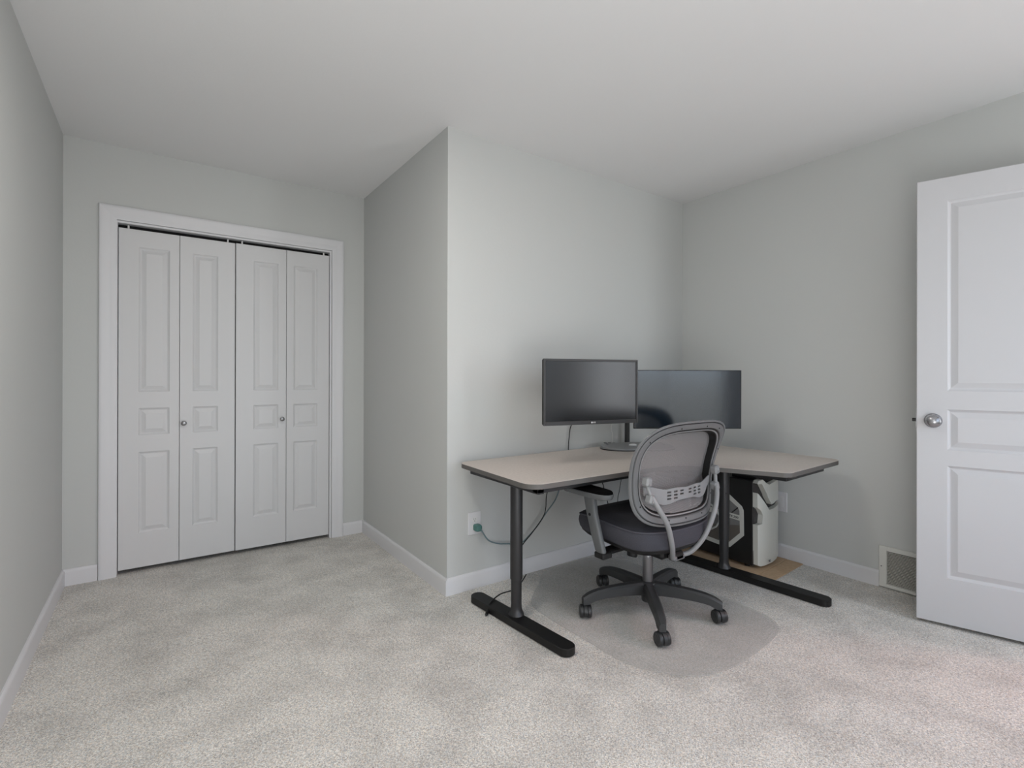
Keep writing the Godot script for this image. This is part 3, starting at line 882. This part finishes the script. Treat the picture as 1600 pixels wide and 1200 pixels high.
func build_computer() -> void:
	var cbd := thing("cardboard_sheet", "flattened tan cardboard sheet under the computer tower", "cardboard", Vector3(0, 0, 0))
	var flat := Transform3D(Basis(Vector3(1, 0, 0), Vector3(0, 0, 1), Vector3(0, -1, 0)), Vector3.ZERO)
	for q in [[Vector2(-0.475, 0.12), Vector2(-0.019, 0.12), Vector2(-0.019, 0.775), Vector2(-0.475, 0.80)], [Vector2(-0.475, 0.803), Vector2(-0.019, 0.778), Vector2(-0.019, 0.868), Vector2(-0.475, 0.895)]]:
		var m := mb(); m.xf = flat
		m.prism(PackedVector2Array(q), -0.0055, -0.001, 0.0008)
		obj("panel", m, M.cardboard, cbd)
	var x0 := -0.350; var x1 := -0.082; var zf := 0.735; var zb := 0.20; var y0 := 0.022; var y1 := 0.525
	var t := thing("computer_tower", "black and white computer tower under the right desk wing", "computer")
	obj("body", slab(mb(), x0, x1, y0, y1, zb, zf, 0.004), M.case_black, t)
	for p in [[x0 + 0.03, zb + 0.05], [x1 - 0.03, zb + 0.05], [x0 + 0.03, zf - 0.05], [x1 - 0.03, zf - 0.05]]:
		obj("foot", mb().tube([Vector3(p[0], 0.0056, p[1]), Vector3(p[0], 0.023, p[1])], 0.016, 14), M.black, t)
	# front: two white shells with a slanted dark slot between them, bulging at the middle
	var fx := func(x: float) -> float: return x0 + (x + 0.372) * (x1 - x0) / 0.297
	var bulge := func(x: float) -> float: return zf + 0.006 + 0.030 * sqrt(maxf(0.0, 1.0 - pow((x - (x0 + 0.11)) / 0.165, 2.0)))
	var up := [[-0.374, 0.505], [-0.36, 0.522], [-0.317, 0.524], [-0.275, 0.500], [-0.240, 0.488], [-0.125, 0.500], [-0.09, 0.500], [-0.078, 0.48], [-0.075, 0.372], [-0.13, 0.378], [-0.17, 0.368], [-0.206, 0.364], [-0.222, 0.380], [-0.255, 0.412], [-0.266, 0.431], [-0.328, 0.500]]
	var low := [[-0.373, 0.450], [-0.36, 0.443], [-0.30, 0.392], [-0.236, 0.336], [-0.17, 0.337], [-0.107, 0.344], [-0.075, 0.36], [-0.075, 0.055], [-0.09, 0.034], [-0.13, 0.022], [-0.20, 0.014], [-0.30, 0.012], [-0.34, 0.016], [-0.368, 0.026], [-0.370, 0.262], [-0.323, 0.264], [-0.316, 0.315], [-0.338, 0.344], [-0.372, 0.365]]
	for k in [[up, "front_panel"], [low, "front_panel"]]:
		var poly := PackedVector2Array()
		for p in k[0]: poly.append(Vector2(fx.call(p[0]), maxf(p[1], 0.014) + 0.008))
		obj(k[1], bulged(poly, bulge, zf), M.case_white, t, 30.0)
	obj("slot", slab(mb(), x0 + 0.003, x1 - 0.003, y0, y1 - 0.004, zf, zf + 0.004, 0.001), M.slot, t)
	# vent on top behind the front lip
	var tv := mb()
	var tl0 := []; var tl1 := []
	for q in [[y1 - 0.03, zf - 0.16], [y1 - 0.03, zf + 0.006], [y1 - 0.002, zf + 0.006], [y1 + 0.034, zf - 0.05], [y1 + 0.034, zf - 0.16]]:
		tl0.append(Vector3(x0 + 0.05, q[0], q[1])); tl1.append(Vector3(x1 - 0.022, q[0], q[1]))
	obj("top_vent", tv.loft([tl0, tl1]), M.black, t, 20.0)
	for i in 9:
		var x := x0 + 0.058 + i * 0.0205
		var f0 := []; var f1 := []
		for q in [[y1 - 0.006, zf + 0.007], [y1 + 0.004, zf + 0.009], [y1 + 0.039, zf - 0.045], [y1 + 0.030, zf - 0.05]]:
			f0.append(Vector3(x, q[0], q[1])); f1.append(Vector3(x + 0.005, q[0], q[1]))
		obj("fin", mb().loft([f0, f1]), M.slot, t, 20.0)
	# side window, framed in white
	var outer := [[0.458, 0.461], [0.511, 0.451], [0.584, 0.421], [0.668, 0.362], [0.679, 0.340], [0.682, 0.189], [0.593, 0.096], [0.512, 0.093], [0.422, 0.101], [0.340, 0.14], [0.300, 0.20], [0.296, 0.36], [0.37, 0.44]]
	var side := turned(Vector3(x0, 0, 0), Vector3(0, 0, 1), Vector3(0, 1, 0), Vector3(-1, 0, 0))
	var oc := Vector2(0.49, 0.275)
	var rim := mb()
	rim.xf = side
	for i in outer.size():
		var a := Vector2(outer[i][0], outer[i][1]); var b := Vector2(outer[(i + 1) % outer.size()][0], outer[(i + 1) % outer.size()][1])
		var ai := a + (oc - a).normalized() * 0.026; var bi := b + (oc - b).normalized() * 0.026
		var ce := Vector3((a.x + b.x + ai.x + bi.x) / 4, (a.y + b.y + ai.y + bi.y) / 4, 0.0)
		var lo := [Vector3(a.x, a.y, -0.001), Vector3(b.x, b.y, -0.001), Vector3(bi.x, bi.y, -0.001), Vector3(ai.x, ai.y, -0.001)]
		var hi := []
		for v in lo: hi.append(Vector3(v.x, v.y, 0.004))
		rim.loft([lo, hi])
	obj("window_rim", rim, M.case_white, t)
	var gl := mb(); gl.xf = side
	var gp := PackedVector2Array()
	for p in outer: gp.append(Vector2(p[0], p[1]).lerp(oc, 0.06))
	gl.prism(gp, -0.001, 0.0012)
	obj("window_pane", gl, M.case_glass, t)
	var lowp := mb(); lowp.xf = side
	lowp.prism(PackedVector2Array([Vector2(0.33, 0.175), Vector2(0.42, 0.125), Vector2(0.51, 0.117), Vector2(0.592, 0.122), Vector2(0.655, 0.19), Vector2(0.655, 0.244), Vector2(0.55, 0.222), Vector2(0.33, 0.19)]), 0.001, 0.0022)
	obj("brown_lower_patch", lowp, mat(Color(0.41, 0.385, 0.36), 0.4), t)  # brownish patch across the lower part of the side window
	var card := mb(); card.xf = side
	card.prism(PackedVector2Array([Vector2(0.40, 0.285), Vector2(0.656, 0.272), Vector2(0.656, 0.304), Vector2(0.40, 0.318)]), 0.001, 0.003, 0.0005)
	obj("graphics_card", card, M.case_white, t)
	var tx := TextMesh.new(); tx.text = "RTX 200"; tx.font = sysfont(); tx.font_size = 32; tx.pixel_size = 0.019 / 32.0; tx.depth = 0.0006
	var tl := put("lettering", tx, M.slot, t)
	tl.transform = Transform3D(Basis(Vector3(0, 0, 1), Vector3(0, 1, 0), Vector3(-1, 0, 0)).rotated(Vector3(-1, 0, 0), -0.05), Vector3(x0 - 0.0032, 0.2895, 0.612))
	var fan := mb(); fan.xf = side
	var arc := []
	for i in 15:
		var th := -PI * 0.5 + TAU * i / 14.0
		arc.append(Vector3(0.425 + 0.098 * cos(th), 0.253 + 0.085 * sin(th), 0.0025))
	fan.tube(arc, 0.006, 8, false)
	obj("fan_ring", fan, M.case_white, t)
	var wire := mb(); wire.xf = side
	wire.tube([Vector3(0.646, 0.350, 0.003), Vector3(0.605, 0.31, 0.003)], 0.003, 8)
	obj("cable", wire, M.black, t)
	var em := mb(); em.xf = Transform3D(Basis(), Vector3(x0 + 0.11, 0.045, zf + 0.0455))
	em.box(Vector3(0, 0.004, 0), Vector3(0.016, 0.004, 0.002)).box(Vector3(0, -0.004, 0), Vector3(0.016, 0.004, 0.002)).box(Vector3(-0.005, 0, 0), Vector3(0.004, 0.004, 0.002))
	obj("emblem", em, mat(Color(0.5, 0.51, 0.55), 0.4, 0.4), t)

func bulged(poly: PackedVector2Array, depth: Callable, zb: float) -> Mb:   # outline with a bulging front
	# refine the outline and fill it on a grid so that the front can bend
	var m := mb()
	if Geometry2D.is_polygon_clockwise(poly): poly.reverse()
	var fine := PackedVector2Array()
	for i in poly.size():
		var a := poly[i]; var b := poly[(i + 1) % poly.size()]
		var k := maxi(1, int((b - a).length() / 0.02))
		for j in k: fine.append(a.lerp(b, float(j) / k))
	var strips := 14
	var lo := 1e9; var hi := -1e9
	for p in fine: lo = minf(lo, p.x); hi = maxf(hi, p.x)
	for s in strips:
		var xa := lerpf(lo, hi, float(s) / strips); var xb := lerpf(lo, hi, float(s + 1) / strips)
		for piece in Geometry2D.intersect_polygons(fine, PackedVector2Array([Vector2(xa, -1), Vector2(xb, -1), Vector2(xb, 2), Vector2(xa, 2)])):
			var idx := Geometry2D.triangulate_polygon(piece)
			for k in range(0, idx.size(), 3):
				var v := []
				for j in 3: v.append(Vector3(piece[idx[k + j]].x, piece[idx[k + j]].y, depth.call(piece[idx[k + j]].x)))
				if (v[1] - v[0]).cross(v[2] - v[0]).z < 0: m.tri(v[0], v[2], v[1])
				else: m.tri(v[0], v[1], v[2])
	for i in fine.size():
		var p := fine[i]; var q := fine[(i + 1) % fine.size()]
		m.quad(Vector3(p.x, p.y, zb), Vector3(q.x, q.y, zb), Vector3(q.x, q.y, depth.call(q.x)), Vector3(p.x, p.y, depth.call(p.x)))
	return m

func build_mat() -> void:
	var pts := []
	for p in [[-0.966, 0.06], [-1.188, 0.03], [-1.376, 0.055], [-1.504, 0.165], [-1.685, 0.327], [-1.712, 0.5], [-1.707, 0.759], [-1.690, 0.98], [-1.56, 1.16], [-1.397, 1.215], [-1.22, 1.218], [-1.06, 1.205], [-0.925, 1.172], [-0.855, 1.09], [-0.832, 0.912], [-0.845, 0.68], [-0.845, 0.42], [-0.86, 0.2]]:
		pts.append(Vector2(p[0], p[1]))
	var m := mb()
	m.xf = Transform3D(Basis(Vector3(1, 0, 0), Vector3(0, 0, 1), Vector3(0, -1, 0)), Vector3.ZERO)
	m.prism(closed_smooth(pts, 6), -0.0055, -0.002, 0.001)
	var o := obj("chair_mat", m, M.vinyl)
	tag(o, "clear vinyl chair mat with a wavy rounded outline, under the office chair", "chair mat")

# ---------------------------------------------------------------- office chair
const HUB := Vector3(-1.27, 0.0, 0.715)
const YAW := 0.0

func C(u: float, h: float, a: float) -> Vector3:    # chair axes: right, up, forward -> local to the chair node
	return Vector3(u, h, -a)

func back_pt(th: float, inset: float, fwd: float) -> Vector3:   # point of the backrest frame at polar angle th
	var w := 0.310 - inset; var h := 0.231 - inset
	var n := 3.44 if sin(th) > 0.0 else 4.75
	var r := pow(pow(absf(cos(th)) / w, n) + pow(absf(sin(th)) / h, n), -1.0 / n)
	var v := r * sin(th)
	if fwd > 0.02: fwd *= lerpf(0.35, 1.0, clampf((v + 0.21) / 0.12, 0.0, 1.0))      # shallower along the bottom
	return back_uv(r * cos(th) * (1.0 + 0.09 * v / 0.231), v, fwd)

func back_uv(u: float, v: float, fwd: float) -> Vector3:       # the bent surface of the backrest
	return C(u, 0.714 + v * 0.9975, -0.208 - v * 0.0709 + (0.515 - 1.729 * v) * u * u - 0.955 * v * v + fwd)

func ring(sections: Array, n := 96) -> Mb:     # a band round the backrest: section corners are [inset, forward]
	var m := mb()
	var prev := []
	var loops := []
	for i in n:
		var s := TAU * i / n
		var l := []
		for c in sections: l.append(back_pt(s, c[0], c[1]))
		loops.append(l)
	loops.append(loops[0])
	return m.loft(loops, false, false)

func build_chair() -> void:
	var t := thing("office_chair", "grey and black mesh-back office chair on a five-star caster base", "office chair", HUB, YAW)
	# --- base
	var yb := 0.0055
	obj("hub", mb().lathe([Vector2(0, 0.052), Vector2(0.026, 0.052), Vector2(0.029, 0.056), Vector2(0.030, 0.085), Vector2(0.041, 0.095), Vector2(0.042, 0.138), Vector2(0.038, 0.147), Vector2(0.028, 0.151), Vector2(0, 0.151)], 28), M.base, t)
	var angles := [58.0, 130.0, 202.0, 274.0, 346.0]
	var swivel := [113.0, 110.0, 127.0, 118.0, 120.0]
	for i in 5:
		var th := deg_to_rad(angles[i]) - 0.0
		var dir := Vector3(cos(th), 0, sin(th)).rotated(Vector3.UP, -YAW)
		var sd := Vector3(-dir.z, 0, dir.x)
		var loops := []
		for k in 13:
			var s := k / 12.0
			var r := lerpf(0.022, 0.335, s)
			var top := 0.149 - 0.004 * s - 0.020 * s * s - 0.022 * pow(s, 8.0)
			var hgt := lerpf(0.064, 0.040, sqrt(s))
			if s > 0.85: hgt = lerpf(hgt, top - 0.068, (s - 0.85) / 0.15)
			var w := lerpf(0.025, 0.0195, s)
			if k == 12: w *= 0.7
			var c := dir * r
			loops.append([c + sd * w + Vector3.UP * (top - hgt), c + sd * w + Vector3.UP * (top - 0.010), c + sd * w * 0.62 + Vector3.UP * (top - 0.001), c + Vector3.UP * top, c - sd * w * 0.62 + Vector3.UP * (top - 0.001), c - sd * w + Vector3.UP * (top - 0.010), c - sd * w + Vector3.UP * (top - hgt)])
		obj("base_arm", mb().loft(loops), M.base, t, 30.0)
		# caster
		var cc := dir * 0.322
		var ax := Vector3(cos(deg_to_rad(swivel[i] - 90.0)), 0, sin(deg_to_rad(swivel[i] - 90.0)))
		var fw := ax.cross(Vector3.UP)
		var wc := cc + Vector3.UP * (yb + 0.0305)
		var hood := mb()
		hood.tube([cc + Vector3.UP * 0.045, cc + Vector3.UP * 0.088], 0.010, 12)
		var arc := []
		for k in 13:
			var q := deg_to_rad(-25.0 + 200.0 * k / 12.0)
			var o := fw * cos(q) + Vector3.UP * sin(q)
			arc.append([wc + o * 0.026 - ax * 0.0085, wc + o * 0.026 + ax * 0.0085, wc + o * 0.0335 + ax * 0.0085, wc + o * 0.0335 - ax * 0.0085])
		hood.loft(arc)
		var caster := obj("caster", hood, M.wheel, t)
		for sg in [-1.0, 1.0]:
			var wm := mb()
			wm.xf = turned(wc + ax * sg * 0.0195, fw, ax * sg, fw.cross(ax * sg))
			wm.lathe([Vector2(0, -0.0105), Vector2(0.027, -0.0105), Vector2(0.030, -0.008), Vector2(0.0305, 0.0), Vector2(0.029, 0.006), Vector2(0.025, 0.0085), Vector2(0.020, 0.007), Vector2(0.010, 0.008), Vector2(0, 0.008)], 28)
			obj("wheel", wm, M.wheel, caster)
	obj("gas_column", mb().lathe([Vector2(0, 0.145), Vector2(0.0245, 0.146), Vector2(0.0245, 0.268), Vector2(0.022, 0.276), Vector2(0.014, 0.278), Vector2(0.014, 0.31), Vector2(0, 0.31)], 28), M.chrome, t)

	# --- mechanism under the seat
	var me := mb()
	me.box(C(0, 0.325, -0.02), Vector3(0.14, 0.05, 0.24), 0.012)
	me.box(C(0, 0.322, -0.155), Vector3(0.060, 0.040, 0.06), 0.008)
	me.box(C(0, 0.335, 0.03), Vector3(0.56, 0.018, 0.06), 0.005)
	obj("tilt_mechanism", me, M.frame_dark, t)
	obj("tension_knob", mb().tube([C(-0.115, 0.345, 0.0), C(-0.118, 0.335, -0.005), C(-0.126, 0.300, -0.012), C(-0.127, 0.296, -0.012)], [0.022, 0.024, 0.024, 0.021], 20), M.frame_dark, t)
	obj("lever", mb().tube([C(0.08, 0.335, -0.08), C(0.20, 0.335, -0.085), C(0.245, 0.332, -0.088)], [0.006, 0.006, 0.010], 10), M.frame, t)

	# --- seat: plastic pan, padded side band, domed top
	var plan := []
	for p in [[-0.262, -0.10], [-0.268, 0.02], [-0.262, 0.14], [-0.238, 0.225], [-0.17, 0.262], [0.0, 0.272], [0.17, 0.262], [0.238, 0.225], [0.262, 0.14], [0.268, 0.02], [0.262, -0.10], [0.222, -0.176], [0.12, -0.216], [0.0, -0.226], [-0.12, -0.216], [-0.222, -0.176]]:
		plan.append(Vector2(p[0], p[1]))
	var cs := closed_smooth(plan, 5)
	var seat_loop := func(scale: float, h: float, drop: float) -> Array:
		var l := []
		for p in cs:
			var a: float = 0.02 + (p.y - 0.02) * scale
			var front := clampf((a - 0.12) / 0.15, 0.0, 1.0)
			l.append(C(p.x * scale, h - drop * front * front + 0.012 * clampf((a + 0.12) / 0.2, 0.0, 1.0), a))
		return l
	obj("seat_pan", mb().loft([seat_loop.call(0.72, 0.350, 0.0), seat_loop.call(0.90, 0.358, 0.0), seat_loop.call(0.965, 0.376, 0.0), seat_loop.call(0.97, 0.384, 0.0)]), M.frame_dark, t)
	obj("seat_side", mb().loft([seat_loop.call(0.955, 0.376, 0.0), seat_loop.call(0.995, 0.392, 0.0), seat_loop.call(1.015, 0.42, 0.005), seat_loop.call(1.005, 0.445, 0.014), seat_loop.call(0.985, 0.460, 0.02)], true, false), M.fabric_side, t)
	obj("seat", mb().loft([seat_loop.call(0.975, 0.452, 0.022), seat_loop.call(0.985, 0.461, 0.022), seat_loop.call(0.955, 0.470, 0.022), seat_loop.call(0.85, 0.477, 0.02), seat_loop.call(0.6, 0.476, 0.01), seat_loop.call(0.3, 0.472, 0.0)]), M.fabric, t)
	var pip := []
	for p in seat_loop.call(0.992, 0.461, 0.022): pip.append(p)
	pip.append(pip[0])
	obj("piping", mb().tube(pip, 0.0042, 8, false), M.piping, t)

	# --- backrest
	var fr := obj("back_frame", ring([[0.0135, -0.001], [0.0155, -0.004], [0.035, -0.004], [0.0375, -0.001], [0.0375, 0.004], [0.0135, 0.004]]), M.frame, t)
	obj("outer_rim", ring([[0.000, 0.007], [0.002, 0.001], [0.0085, -0.002], [0.0105, 0.001], [0.0105, 0.006], [0.002, 0.009]]), M.frame, fr)
	obj("front_shell", ring([[0.004, 0.006], [0.040, 0.050], [0.056, 0.050], [0.053, 0.008], [0.046, 0.0035], [0.010, 0.0035]]), M.frame_dark, fr)
	obj("mesh_rim", ring([[0.0435, 0.006], [0.045, 0.001], [0.049, 0.002], [0.0495, 0.008]]), M.frame_light, fr)
	for s in [0.26, 0.77, 1.19, 2.0, 2.6, 3.6, 4.1, 4.55, 5.2, 5.8]:
		var p := back_pt(s, 0.029, -0.004); var q := back_pt(s, 0.029, -0.0055)
		obj("screw", mb().tube([p, q], 0.0035, 10), M.frame_dark, fr)
	# woven mesh: horizontal and vertical strands
	var net := mb()
	var w := 0.310 - 0.054; var hh := 0.231 - 0.054
	var mesh_pt := func(u: float, v: float) -> Vector3:
		return back_uv(u * (1.0 + 0.09 * v / 0.231), v, lerpf(0.010, 0.040, clampf((v + hh) / 0.12, 0.0, 1.0)) + 0.010 * (1.0 - pow(absf(u) / w, 2.0)) * (1.0 - pow(absf(v) / hh, 2.0)))
	var rows := 96
	for i in rows:
		var v := hh * (-1.0 + 2.0 * (i + 0.5) / rows)
		var um := w * pow(maxf(0.0, 1.0 - pow(absf(v) / hh, 3.8)), 1.0 / 3.8)
		var hv := 0.00145
		for k in 20:
			var ua := um * (-1.0 + 2.0 * k / 20.0); var ub := um * (-1.0 + 2.0 * (k + 1) / 20.0)
			net.quad(mesh_pt.call(ub, v - hv), mesh_pt.call(ua, v - hv), mesh_pt.call(ua, v + hv), mesh_pt.call(ub, v + hv))
	var cols := 76
	for i in cols:
		var u := w * (-1.0 + 2.0 * (i + 0.5) / cols)
		var vm := hh * pow(maxf(0.0, 1.0 - pow(absf(u) / w, 3.8)), 1.0 / 3.8)
		var hu := 0.0013
		for k in 12:
			var va := vm * (-1.0 + 2.0 * k / 12.0); var vb := vm * (-1.0 + 2.0 * (k + 1) / 12.0)
			net.quad(mesh_pt.call(u + hu, va) + C(0, 0, -0.0006), mesh_pt.call(u - hu, va) + C(0, 0, -0.0006), mesh_pt.call(u - hu, vb) + C(0, 0, -0.0006), mesh_pt.call(u + hu, vb) + C(0, 0, -0.0006))
	var no := obj("back_mesh", net, M.mesh, t)
	no.set_meta("kind", "stuff")

	# --- lumbar plate with two groups of slots
	var lum := mb()
	var us := [-0.240, -0.22, -0.20, -0.18, -0.16, -0.14, -0.122, -0.098, -0.082, -0.058, -0.042, -0.018, 0.0, 0.018, 0.042, 0.058, 0.082, 0.098, 0.122, 0.14, 0.16, 0.18, 0.20, 0.22, 0.240]
	var top_h := func(u: float) -> float: return 0.643 + 0.005 * exp(-pow((absf(u) - 0.075) / 0.05, 2.0)) + (0.020 * clampf((absf(u) - 0.13) / 0.08, 0.0, 1.0))
	var bot_h := func(u: float) -> float: return 0.592 - 0.014 * exp(-pow((absf(u) - 0.125) / 0.05, 2.0)) + 0.034 * clampf((absf(u) - 0.17) / 0.04, 0.0, 1.0)
	var dep := func(u: float) -> float: return -0.216 + 0.040 * pow(u / 0.24, 2.0)
	var holes := [[0.627, 0.635], [0.6125, 0.6205], [0.598, 0.606]]
	for i in us.size() - 1:
		var ua: float = us[i]; var ub: float = us[i + 1]
		var um := (ua + ub) / 2.0
		var col := -1
		for k in 3:
			if absf(absf(um) - (0.030 + 0.04 * k)) < 0.003: col = k
		var ys := [[bot_h.call(ua), bot_h.call(ub)]]
		var skip := []
		if col >= 0:
			for k in [2, 1, 0]:
				if k == 2 and col == 0: continue
				ys.append([holes[k][0], holes[k][0]]); skip.append(ys.size() - 1); ys.append([holes[k][1], holes[k][1]])
		ys.append([top_h.call(ua), top_h.call(ub)])
		for j in ys.size() - 1:
			if j in skip: continue
			var f := []; var b := []
			for q in [[ua, ys[j][0]], [ub, ys[j][1]], [ub, ys[j + 1][1]], [ua, ys[j + 1][0]]]:
				f.append(C(q[0], q[1], dep.call(q[0]))); b.append(C(q[0], q[1], dep.call(q[0]) + 0.004))
			lum.loft([f, b])
	obj("lumbar_plate", lum, M.frame_light, t, 25.0)

	# --- uprights from the seat to the sides of the back
	for sg in [-1.0, 1.0]:
		var pts := []
		for p in [[0.236, 0.630, -0.214], [0.214, 0.58, -0.232], [0.172, 0.508, -0.245], [0.12, 0.405, -0.230], [0.070, 0.335, -0.196], [0.024, 0.316, -0.165]]:
			pts.append(C(p[0] * sg, p[1], p[2]))
		obj("upright", mb().tube(smooth(pts, 6), 0.0115, 14), M.frame_light, t)
		var link := [C(0.236 * sg, 0.625, -0.212), C(0.246 * sg, 0.66, -0.204), C(0.250 * sg, 0.695, -0.198)]
		obj("upright_link", mb().tube(link, [0.0085, 0.0085, 0.0085], 12), M.frame_light, t)
		for b in [[0.237, 0.618, -0.207, 0.3], [0.249, 0.692, -0.199, 0.2]]:
			var k := mb()
			k.xf = Transform3D(Basis(Vector3(0, 0, 1), sg * b[3]), C(b[0] * sg, b[1], b[2]))
			k.box(Vector3.ZERO, Vector3(0.034, 0.040, 0.036), 0.007)
			k.tube([Vector3(0, -0.008, 0.018), Vector3(0, -0.008, 0.0205)], 0.006, 12)
			obj("bracket", k, M.frame_light, t)
	obj("upright_clamp", mb().box(C(0, 0.314, -0.165), Vector3(0.078, 0.026, 0.040), 0.006), M.frame, t)

	# --- arms
	for sg in [-1.0, 1.0]:
		var pad := mb()
		var po := closed_smooth([Vector2(-0.047, 0.10), Vector2(-0.048, 0.0), Vector2(-0.040, -0.10), Vector2(-0.018, -0.135), Vector2(0.018, -0.135), Vector2(0.040, -0.10), Vector2(0.048, 0.0), Vector2(0.047, 0.10), Vector2(0.030, 0.135), Vector2(-0.030, 0.135)], 5)
		var padloop := func(s: float, h: float) -> Array:
			var l := []
			for p in po: l.append(C(sg * 0.335 + p.x * s, h, 0.065 + p.y * (1.0 - (1.0 - s) * 0.4)))
			return l
		obj("arm_pad", pad.loft([padloop.call(0.98, 0.620), padloop.call(0.98, 0.628), padloop.call(0.9, 0.634), padloop.call(0.5, 0.636)]), M.pad, t)
		obj("arm_rest", mb().loft([padloop.call(0.55, 0.594), padloop.call(0.92, 0.600), padloop.call(1.03, 0.612), padloop.call(1.04, 0.620), padloop.call(0.99, 0.623)]), M.arm, t)
		var post := []
		for k in [[0.335, 0.603, 0.055, 0.034, 0.016], [0.330, 0.52, 0.045, 0.030, 0.016], [0.322, 0.42, 0.022, 0.029, 0.016], [0.316, 0.355, 0.005, 0.027, 0.015], [0.315, 0.347, 0.003, 0.022, 0.011]]:
			var l := []
			for j in 16:
				var th := TAU * j / 16.0
				var cx := signf(cos(th)) * pow(absf(cos(th)), 0.6); var sx := signf(sin(th)) * pow(absf(sin(th)), 0.6)
				l.append(C(sg * k[0] + k[4] * cx, k[1], k[2] + k[3] * sx))
			post.append(l)
		obj("arm_post", mb().loft(post), M.arm, t)
		obj("button", mb().tube([C(sg * 0.345, 0.515, 0.045), C(sg * 0.349, 0.515, 0.045)], [0.007, 0.006], 12), M.frame_dark, t)
		var fo := mb()
		fo.box(C(sg * 0.300, 0.335, 0.005), Vector3(0.060, 0.026, 0.058), 0.004)
		obj("arm_bracket", fo, M.frame_dark, t)

# ---------------------------------------------------------------- cords
func cord(called: String, label: String, pts: Array, r: float, m: Material, category := "cord") -> Node3D:
	var t := thing(called, label, category)
	obj("wire", mb().tube(smooth(pts, 6), r, 8), m, t)
	return t

func build_cords() -> void:
	var tc := cord("power_cord", "teal cord hanging from its plug in the wall outlet up to the desk", [Vector3(-1.806, 0.326, 0.045), Vector3(-1.795, 0.305, 0.045), Vector3(-1.754, 0.253, 0.04), Vector3(-1.692, 0.224, 0.04), Vector3(-1.619, 0.210, 0.045), Vector3(-1.555, 0.195, 0.05), Vector3(-1.448, 0.265, 0.055), Vector3(-1.368, 0.348, 0.06), Vector3(-1.30, 0.413, 0.06), Vector3(-1.268, 0.50, 0.07), Vector3(-1.262, 0.60, 0.10), Vector3(-1.262, 0.662, 0.13)], 0.0038, M.teal_cord)
	var pl := mb(); pl.xf = Transform3D(Basis(), Vector3(-1.814, 0.328, 0.026))
	pl.loft([pr(rrect(0.036, 0.034, 0.008), -0.018), pr(rrect(0.038, 0.036, 0.009), 0.0), pr(rrect(0.034, 0.032, 0.009), 0.016), pr(rrect(0.02, 0.018, 0.006), 0.021)])
	obj("plug", pl, M.teal, tc)
	cord("cable", "black cable twisted along the teal cord right of the desk leg", [Vector3(-1.560, 0.183, 0.07), Vector3(-1.531, 0.204, 0.062), Vector3(-1.471, 0.256, 0.066), Vector3(-1.401, 0.329, 0.07), Vector3(-1.378, 0.376, 0.066), Vector3(-1.368, 0.441, 0.06), Vector3(-1.344, 0.510, 0.06), Vector3(-1.33, 0.60, 0.10), Vector3(-1.33, 0.662, 0.13)], 0.003, M.cord)
	cord("cable", "thin black cable hanging under the desk behind the armrest", [Vector3(-0.892, 0.66, 0.13), Vector3(-0.894, 0.495, 0.05), Vector3(-0.888, 0.437, 0.05), Vector3(-0.865, 0.372, 0.05), Vector3(-0.841, 0.299, 0.05), Vector3(-0.82, 0.15, 0.06), Vector3(-0.74, 0.012, 0.11)], 0.003, M.cord)
	cord("cable", "thin grey cable under the desk close to the chair back", [Vector3(-0.70, 0.66, 0.13), Vector3(-0.709, 0.495, 0.05), Vector3(-0.739, 0.397, 0.05), Vector3(-0.757, 0.316, 0.05), Vector3(-0.74, 0.16, 0.06), Vector3(-0.66, 0.012, 0.10)], 0.0022, M.bezel)
	cord("cable", "black cable hanging from the left monitor to the desk edge", [Vector3(-1.30, 1.02, 0.44), Vector3(-1.21, 0.93, 0.18), Vector3(-1.138, 0.841, 0.020), Vector3(-1.154, 0.759, 0.017), Vector3(-1.159, 0.697, 0.017), Vector3(-1.16, 0.62, 0.018), Vector3(-1.20, 0.45, 0.03)], 0.003, M.cord)
	cord("cable", "thin white cable beside the monitor pole", [Vector3(-0.82, 0.92, 0.12), Vector3(-0.783, 0.821, 0.02), Vector3(-0.771, 0.753, 0.016), Vector3(-0.77, 0.69, 0.016), Vector3(-0.77, 0.5, 0.02)], 0.002, M.white_cord)
	var ft := cord("power_cord", "black cord with a loose plug lying across the left desk foot", [Vector3(-1.56, 0.05, 0.12), Vector3(-1.65, 0.035, 0.18), Vector3(-1.728, 0.040, 0.22), Vector3(-1.80, 0.0415, 0.225), Vector3(-1.876, 0.0405, 0.262), Vector3(-1.907, 0.034, 0.283), Vector3(-1.922, 0.012, 0.292)], 0.0034, M.cord)
	obj("plug", mb().tube([Vector3(-1.915, 0.022, 0.288), Vector3(-1.925, 0.010, 0.296), Vector3(-1.938, 0.0085, 0.308), Vector3(-1.942, 0.0085, 0.312)], [0.004, 0.0075, 0.0078, 0.006], 10), M.cord, ft)
	obj("prong", mb().tube([Vector3(-1.940, 0.0085, 0.310), Vector3(-1.950, 0.0085, 0.319)], 0.003, 8), M.nickel, ft)
